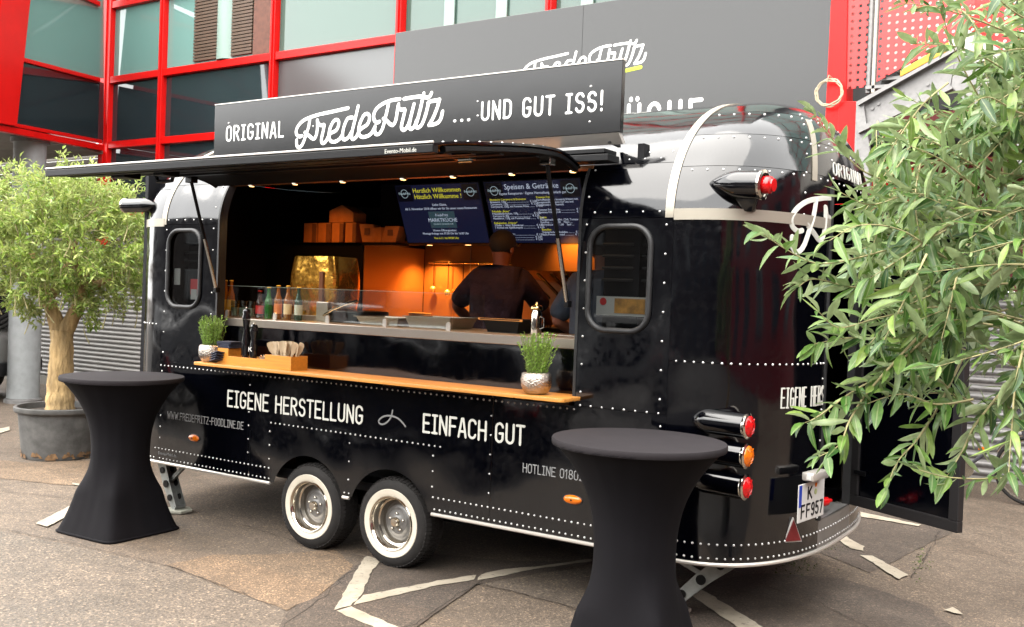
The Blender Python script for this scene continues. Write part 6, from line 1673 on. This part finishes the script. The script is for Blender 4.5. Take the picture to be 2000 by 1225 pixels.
trunkQ = limb([LT + Vector(p) for p in ((0, 0, .44), (.0, 0, .52), (-.01, 0, .75), (.0, 0, 1.05), (.0, 0, 1.32))], (.155, .105), 14)
tips = []
rightv = Vector((r_.x, r_.y, 0)).normalized(); fwd = Vector((d_.x, d_.y, 0)).normalized()
def rel(a, b, z): return LT + rightv * a + fwd * b + UP * z
main = [((-.02, 0, 1.22), (-.10, 0, 1.5), (-.22, .0, 1.75), (-.4, .1, 2.1)), ((.0, 0, 1.22), (.10, 0, 1.45), (.22, -.02, 1.68), (.30, -.05, 1.95)),
        ((.18, 0, 1.62), (.33, 0, 1.80), (.5, .05, 1.9), (.75, .1, 2.1)), ((-.15, 0, 1.62), (-.1, .2, 1.9), (0, .3, 2.3)), ((.22, 0, 1.7), (.2, -.2, 2.0), (.15, -.3, 2.4)), ((-.2, 0, 1.7), (-.35, -.2, 1.95), (-.6, -.25, 2.2))]
mr = [(.09, .045), (.09, .05), (.05, .02), (.05, .02), (.05, .02), (.05, .02)]
ends = []
for i, (P, r) in enumerate(zip(main, mr)):
    Q = limb([rel(*p) for p in P], r, 10, seed=i); ends += [Q[-1], Q[len(Q) * 2 // 3]]
tk.build('trunk', M['bark'], ot, smooth=60)
CCt = rel(.02, 0, 2.24)
rn = random.Random(21); tw = MB(); lf = MB()
def in_crown():
    while True:
        p = Vector((rn.uniform(-1, 1), rn.uniform(-1, 1), rn.uniform(-1, 1)))
        if p.length <= 1 and (p.length > .25 or rn.random() < .3): return p
def crown_pt(p):
    a = math.atan2(p.y, p.x); bumpy = 1 + .13 * noise.noise(p * 2.3 + Vector((4, 1, 7))) + .08 * noise.noise(p * 5.1)
    return CCt + Vector((p.x * 1.06, p.y * 1.0, p.z * .76 - (.10 if p.z < 0 else 0) * (1 - p.x * p.x - p.y * p.y))) * bumpy
for k in range(1050):
    p = in_crown(); e = crown_pt(p)
    if e.z < 1.62 and abs((e - LT).dot(rightv)) < .25: continue
    s = min(ends, key=lambda q: (q - e).length).lerp(e, rn.uniform(.45, .8)) if rn.random() < .85 else e - Vector((0, 0, .25))
    outw = (e - CCt); outw = outw.normalized() if outw.length > .01 else UP
    e2 = e + outw * rn.uniform(.02, .10) + Vector((0, 0, rn.uniform(-.04, .07)))
    if p.z > .55: e2 += Vector((0, 0, rn.uniform(0, .10)))
    P = catmull([s, s.lerp(e, .5) + Vector((rn.gauss(0, .03), rn.gauss(0, .03), .03)), e, e2], 3)
    if k % 2 == 0: tw.tube(P, [.006 - .0045 * i / (len(P) - 1) for i in range(len(P))], 4, caps=False)
    n = 26
    for j in range(n):
        f = .30 + .70 * (j + rn.random()) / n; i = min(len(P) - 2, int(f * (len(P) - 1))); c = P[i].lerp(P[i + 1], min(1, f * (len(P) - 1) - i))
        c = c + Vector((rn.gauss(0, .018), rn.gauss(0, .018), rn.gauss(0, .018)))
        tdir = (P[i + 1] - P[i]).normalized(); sd = Vector((rn.gauss(0, 1), rn.gauss(0, 1), rn.gauss(0, 1))).normalized(); d = (tdir * .6 + sd * .9 + UP * .12).normalized()
        L = rn.uniform(.045, .092); w = L * rn.uniform(.12, .19); x, y, z = frame(d, UP, rn.gauss(0, .7))
        lf.add([c, c + x * L * .45 - y * w + z * w * .3, c + x * L - z * L * .1, c + x * L * .45 + y * w + z * w * .3], [(0, 1, 2), (0, 2, 3)])
tw.build('twigs', M['twig'], ot, smooth=60)['kind'] = 'stuff'
lf.build('foliage', M['leaf_far'], ot, smooth=0)['kind'] = 'stuff'

# right tree close to the viewer
base = W(2330, 1225, 2.75); base.z = 0
orr = thing('olive_tree', 'near olive tree reaching in from the right edge with long grey-green leaves', 'tree', tuple(base))
MB().lathe([(.0001, .004), (.25, .004), (.30, .40), (.33, .405), (.33, .44), (.30, .44), (.29, .38), (.0001, .37)], base, 32).build('tub', M['olive_pot'], orr, smooth=50)
tk = MB()
top = W(2260, 480, 2.7); 
limb([base + Vector((0, 0, .35)), base + Vector((.02, 0, .7)), base.lerp(top, .55) + Vector((.03, 0, 0)), top], (.075, .045), 12)
fork = [W(2200, 150, 2.6), W(2120, 380, 2.4), W(2150, 560, 2.35), W(2160, 780, 2.3), W(2050, 60, 2.7), W(2080, 600, 2.9)]
for i, q in enumerate(fork): limb([base.lerp(top, .62), base.lerp(top, .8).lerp(q, .4) + Vector((0, 0, .03)), q], (.04, .014), 8, seed=i)
tk.build('trunk', M['bark'], orr, smooth=60)
rn = random.Random(77)
LV = []          # (centre, x, y, z, L, variant)
tw = MB()
def twig(P, r, lmin=.036, lmax=.098, spacing=.022, start=.12, leafy=1.0):
    Q = catmull(P, 7); m = len(Q); tw.tube(Q, [r * (1 - .75 * i / (m - 1)) for i in range(m)], 5)
    tot = sum((Q[i + 1] - Q[i]).length for i in range(m - 1)); nn = max(3, int(tot / spacing)); k = 0; acc = 0; nxt = tot * start; phase = rn.uniform(0, 3)
    for i in range(m - 1):
        sl = (Q[i + 1] - Q[i]).length
        while nxt <= acc + sl:
            f = (nxt - acc) / sl; c = Q[i].lerp(Q[i + 1], f); t = (Q[i + 1] - Q[i]).normalized(); o = t.orthogonal().normalized(); b = t.cross(o); ang = phase + k * 1.571 + rn.gauss(0, .3)
            for s in (0, math.pi):
                if rn.random() > leafy: continue
                sd = o * math.cos(ang + s) + b * math.sin(ang + s)
                d = (t * rn.uniform(.45, 1.0) + sd * rn.uniform(.6, 1.0) + Vector((0, 0, rn.uniform(-.35, .15)))).normalized()
                x, y, z = frame(d, UP if rn.random() < .75 else Vector((rn.gauss(0, 1), rn.gauss(0, 1), rn.gauss(0, 1))), rn.gauss(0, .55))
                LV.append((c, x, y, z, rn.uniform(lmin, lmax) * (1 - .25 * (nxt / tot) ** 3), rn.randrange(8)))
            k += 1; nxt += spacing * rn.uniform(.8, 1.25)
        acc += sl
    c = Q[-1]; t = (Q[-1] - Q[-2]).normalized()
    for _ in range(2):
        x, y, z = frame((t + Vector((rn.gauss(0, .25), rn.gauss(0, .25), rn.gauss(0, .25)))).normalized(), UP, rn.gauss(0, .5)); LV.append((c, x, y, z, rn.uniform(lmin, lmax) * .8, rn.randrange(8)))
def pt(l, dep):
    n = len(l); return [W(a, b, dep[0] + (dep[1] - dep[0]) * i / (n - 1)) for i, (a, b) in enumerate(l)]
hand = [
 ([(1860, 420), (1760, 365), (1680, 330), (1612, 255), (1588, 220)], (2.35, 2.25), .9),
 ([(1900, 420), (1780, 470), (1690, 500), (1600, 515), (1540, 490), (1492, 458)], (2.3, 2.1), 1),
 ([(1860, 560), (1760, 570), (1660, 560), (1590, 545), (1560, 560)], (2.3, 2.15), 1),
 ([(1850, 640), (1750, 660), (1660, 660), (1590, 672)], (2.3, 2.15), 1),
 ([(1830, 640), (1740, 720), (1665, 765), (1600, 812), (1572, 826)], (2.2, 2.05), 1),
 ([(1800, 650), (1700, 760), (1660, 820), (1640, 868), (1600, 892)], (2.15, 2.0), 1),
 ([(1880, 700), (1830, 800), (1790, 860), (1755, 900), (1732, 950)], (2.25, 2.1), 1),
 ([(2080, 880), (2000, 925), (1930, 935), (1850, 932), (1795, 918)], (2.2, 2.1), .55),
 ([(2010, 640), (1985, 740), (1975, 850), (1970, 925)], (2.0, 1.95), .8),
 ([(1960, 760), (1905, 830), (1880, 880), (1850, 930)], (2.3, 2.2), 1),
 ([(2060, 350), (1960, 260), (1890, 150), (1850, 60), (1835, -10)], (2.5, 2.3), .55),
 ([(2100, 260), (1980, 150), (1880, 95), (1790, 85)], (2.4, 2.2), .8),
 ([(2080, 120), (1960, 60), (1850, 20), (1760, 5)], (2.5, 2.3), .9),
 ([(2050, 330), (1930, 270), (1850, 230), (1770, 190)], (2.4, 2.3), .9),
 ([(1990, 380), (1880, 310), (1800, 270), (1740, 285)], (2.3, 2.2), 1),
 ([(1980, 430), (1870, 390), (1780, 380), (1700, 400), (1640, 375)], (2.3, 2.15), 1),
 ([(1950, 560), (1840, 500), (1760, 450), (1680, 440), (1620, 470)], (2.2, 2.05), 1),
 ([(1960, 620), (1840, 600), (1720, 620), (1640, 640), (1600, 610)], (2.2, 2.05), 1),
 ([(1900, 780), (1830, 790), (1760, 770), (1690, 790)], (2.2, 2.1), 1),
 ([(2060, 60), (1990, 30), (1930, -20)], (2.1, 2.0), 1),
 ([(2060, 240), (1990, 220), (1930, 190), (1890, 210)], (2.1, 2.0), 1),
]
for l, dep, lf_ in hand: twig(pt(l, dep), .0032, leafy=lf_)
poly = [(1700, 330), (1800, 265), (1900, 190), (2000, 110), (2110, 60), (2110, 880), (1990, 860), (1900, 800), (1830, 770), (1760, 790), (1700, 750), (1660, 690), (1670, 600), (1640, 540), (1670, 470), (1660, 400)]
def inside(p):
    c = False; n = len(poly)
    for i in range(n):
        (x1, y1), (x2, y2) = poly[i], poly[(i + 1) % n]
        if (y1 > p[1]) != (y2 > p[1]) and p[0] < (x2 - x1) * (p[1] - y1) / (y2 - y1) + x1: c = not c
    return c
for k in range(62):                                # upper right part of the crown
    e = (rn.uniform(1860, 2110), rn.uniform(-60, 260)); D = rn.uniform(2.1, 3.0); an = rn.gauss(math.pi - .1, .7); ln = rn.uniform(110, 220)
    if e[0] < 1930 - e[1] * .3: continue
    s = (e[0] - math.cos(an) * ln, e[1] - math.sin(an) * ln * .8 + 30)
    twig(pt([s, ((e[0] + s[0]) / 2, (e[1] + s[1]) / 2 - 12), e], (D + .1, D)), .0026, leafy=.9, spacing=.025)
cnt = 0
while cnt < 215:
    e = (rn.uniform(1630, 2110), rn.uniform(50, 890))
    if not inside(e): continue
    cnt += 1
    D = rn.uniform(2.0, 3.1); an = rn.gauss(math.pi - .25, .55); ln = rn.uniform(110, 230) * 2.3 / D
    s = (e[0] - math.cos(an) * ln, e[1] - math.sin(an) * ln * .8 - 20)
    md = ((e[0] + s[0]) / 2 + rn.gauss(0, 12), (e[1] + s[1]) / 2 + rn.gauss(0, 12) - 14)
    twig(pt([s, md, e], (D + rn.uniform(-.05, .2), D)), .0026, leafy=.9, spacing=.025)
tw.build('twigs', M['twig'], orr, smooth=60)['kind'] = 'stuff'
LS = [leaf_shape(1.0, w, f, b) for w, f, b in ((.105, .35, .05), (.125, .6, .18), (.14, .4, -.12), (.115, .9, .35), (.15, .3, .1), (.10, .7, -.25), (.13, 1.1, .22), (.12, .5, .5))]
meshes = []
for v in range(8):
    me = bpy.data.meshes.new('leaf'); me.from_pydata([tuple(p) for p in LS[v][0]], [], LS[v][1]); add_uv(me, 18)
    for p in me.polygons: p.use_smooth = True
    me.materials.append(M['leaf_near']); meshes.append(me)
# the 300 leaves showing largest become parts of their own
def score(q):
    v = q[0] - CAM; z = v.dot(d_); x = v.dot(r_) / z * F_PX + 1000; y = 612.5 - v.dot(u_) / z * F_PX
    ok = 1 if (x < 1990 and -10 < y < 1000) else 0
    edge = 1.4 if (x < 1680 or y > 780 or (y < 250)) else 1.0
    return ok * edge * q[4] / z * abs(q[3].dot(v.normalized())) ** .5
LV.sort(key=score, reverse=True)
for (c, x, y, z, L, v) in LV[:300]:
    o = bpy.data.objects.new('leaf', meshes[v]); COL.objects.link(o); o.parent = orr
    c2 = c - ORG[orr.name]
    o.matrix_local = Matrix(((x.x * L, y.x * L, z.x * L, c2.x), (x.y * L, y.y * L, z.y * L, c2.y), (x.z * L, y.z * L, z.z * L, c2.z), (0, 0, 0, 1)))
mb = MB()
for (c, x, y, z, L, v) in LV[300:]:
    mb.add([c + (x * p.x + y * p.y + z * p.z) * L for p in LS[v][0]], LS[v][1])
mb.v = mb.v
me = bpy.data.meshes.new('foliage'); me.from_pydata([tuple(p - ORG[orr.name]) for p in mb.v], [], mb.f); add_uv(me, 18)
for p in me.polygons: p.use_smooth = True
me.materials.append(M['leaf_near']); fo = bpy.data.objects.new('foliage', me); COL.objects.link(fo); fo.parent = orr; fo['kind'] = 'stuff'

# ------------------------------------------------------------------ bicycle at the back wall
bk = thing('bicycle', 'bicycle leaning by the corrugated wall behind the near olive tree', 'bicycle', (3.5, 5.75, 0))
bx = Vector((1, .06, 0)).normalized(); bo = Vector((3.62, 5.75, 0))
def bp(u, z, s=0): return bo + bx * u + Vector((0, s, z))
M['bike'] = mat('bike_frame', (.03, .03, .035), .35, coat=.3)
for u in (-.02, -1.05):
    g = part(bk, 'wheel')
    cw = bp(u, .34)
    ring = lambda r, n=40: [cw + bx * (r * math.cos(2 * math.pi * k / n)) + UP * (r * math.sin(2 * math.pi * k / n)) for k in range(n)]
    MB().tube(ring(.325), .017, 8, closed=True).build('tyre', M['tyre'], g, smooth=60)
    MB().tube(ring(.302), .010, 6, closed=True).build('rim', M['chrome'], g, smooth=60)
    MB().tube([cw + Vector((0, -.04, 0)), cw + Vector((0, .04, 0))], .018, 8).build('hub', M['chrome'], g)
    mb = MB()
    for k in range(24):
        a = 2 * math.pi * k / 24; mb.tube([cw + Vector((0, .02 * (-1) ** k, 0)), cw + bx * (.30 * math.cos(a)) + UP * (.30 * math.sin(a))], .0015, 4)
    mb.build('spokes', M['chrome'], g)
    MB().tube([cw + bx * (.35 * math.cos(a)) + UP * (.35 * math.sin(a)) for a in [R(10 + 8 * k) for k in range(19)]], .012, 6).build('mudguard', M['chrome'], g, smooth=60)
fr = [(-1.05, .34), (-.62, .30), (-.72, .80), (-.15, .82), (-.62, .30)]
MB().tube([bp(*fr[0]), bp(*fr[1])], .012, 8).build('chain_stay', M['bike'], bk)
MB().tube([bp(-1.05, .34), bp(-.71, .76)], .010, 8).build('seat_stay', M['bike'], bk)
MB().tube([bp(-.62, .30), bp(-.74, .92)], .017, 8).build('seat_tube', M['bike'], bk)
MB().tube([bp(-.62, .30), bp(-.13, .76)], .018, 8).build('down_tube', M['bike'], bk)
MB().tube([bp(-.70, .74), bp(-.14, .84)], .016, 8).build('top_tube', M['bike'], bk)
MB().tube([bp(-.17, .95), bp(-.12, .72), bp(-.02, .34)], .016, 8).build('fork', M['bike'], bk)
MB().tube([bp(-.30, 1.06, -.28), bp(-.16, 1.06, -.2), bp(-.16, 1.02, 0), bp(-.16, 1.06, .2), bp(-.30, 1.06, .28)], .012, 8).build('handlebar', M['chrome'], bk)
mb = MB(); mb.sphere(bp(-.77, .96), 1, 14, 8, (.13, .07, .035)); mb.build('saddle', M['rubber'], bk, smooth=60)
MB().lathe([(.09, 0), (.09, .006)], bp(-.62, .30, -.03), 24, ax=(0, -1, 0)).build('chainring', M['chrome'], bk)
MB().box(bp(-.5, 0).x, bp(-.45, 0).x, 5.70, 5.72, .5, .53).build('reflector', M['amber'], bk, smooth=0)

# ------------------------------------------------------------------ parked van at the far left
vo = W(24, 700, 15.2); vo.z = 0
vx = -Vector((r_.x, r_.y, 0)).normalized(); vy = Vector((-vx.y, vx.x, 0))
vn = thing('parked_van', 'light silver van parked at the far left edge behind the column', 'van', tuple(vo))
vp = lambda a, b, z: vo + vx * a + vy * b + UP * z
M['silver'] = mat('silver_paint', (.26, .26, .25), .3, .3, coat=.5)
prof_v = [(0.05, .38), (0.0, .55), (0.0, .95), (.10, 1.02), (.32, 1.72), (.45, 1.80), (2.9, 1.84), (3.4, 1.30), (4.2, 1.08), (4.35, .85), (4.35, .38)]
MB().prism([vp(a, -.85, z) for a, z in prof_v], vy * 1.7).build('body', M['silver'], vn, smooth=30, bevel=.05, bseg=3)
for s in (-1, 1):
    for a0, a1 in ((.45, 1.35), (1.45, 2.2), (2.3, 2.95)):
        MB().prism([vp(a0, s * .853, 1.12), vp(a1, s * .853, 1.12), vp(a1 - .05, s * .853, 1.66), vp(a0 + .08, s * .853, 1.66)], vy * (.006 * s)).build('side_window', M['winglass'], vn, smooth=0)
MB().prism([vp(.085, -.7, 1.08), vp(.085, .7, 1.08), vp(.285, .65, 1.66), vp(.285, -.65, 1.66)], -vx * .02).build('rear_window', M['winglass'], vn, smooth=0)
MB().obox(vp(-.02, 0, .48), vx * .06, vy * .84, UP * .10).build('bumper', M['rubber'], vn, smooth=30, bevel=.03)
for s in (-1, 1):
    MB().obox(vp(.0, s * .74, .85), vx * .025, vy * .08, UP * .12).build('tail_lamp', M['redlens'], vn, smooth=30, bevel=.02)
    for a in (.85, 3.55):
        g = part(vn, 'wheel')
        MB().lathe([(.2, -.09), (.3, -.09), (.325, -.06), (.325, .06), (.3, .09), (.2, .09)], vp(a, s * .78, .325), 28, ax=vy).build('tyre', M['tyre'], g, smooth=40)
        MB().lathe([(.2, .07), (.12, .05), (.0001, .06)], vp(a, s * .78, .325), 24, ax=vy * s).build('rim', M['wsil'], g, smooth=40)

# ------------------------------------------------------------------ cars across the yard (mirrored in the gloss and the glass)
def car_copy(loc, rz, col, label, zs=0.8):
    c = copy_tree(vn); c.name = 'parked_car'; c.location = loc; c.rotation_euler.z = rz; c.scale = (1, 1, zs)
    c['label'] = label; c['category'] = 'car'; c['group'] = 'cars parked across the yard'
    for ch in c.children:
        if ch.name.startswith('body'):
            ch.data = ch.data.copy(); ch.data.materials[0] = mat('car_paint', col, .2, coat=.6)
ang0 = math.atan2(vx.y, vx.x)
car_copy((-.9, -4.4, 0), math.pi - ang0, (.006, .007, .010), 'dark car parked opposite the trailer, left of the viewpoint')
car_copy((-7.0, -4.6, 0), math.pi - ang0 + .05, (.012, .012, .013), 'black car parked behind the dark car opposite the trailer nose')
car_copy((-3.0, -13, 0), math.pi - ang0, (.15, .15, .15), 'grey car parked far across the yard', .85)
car_copy((-12.0, -13.4, 0), math.pi - ang0, (.03, .004, .004), 'maroon car parked far across the yard', .85)
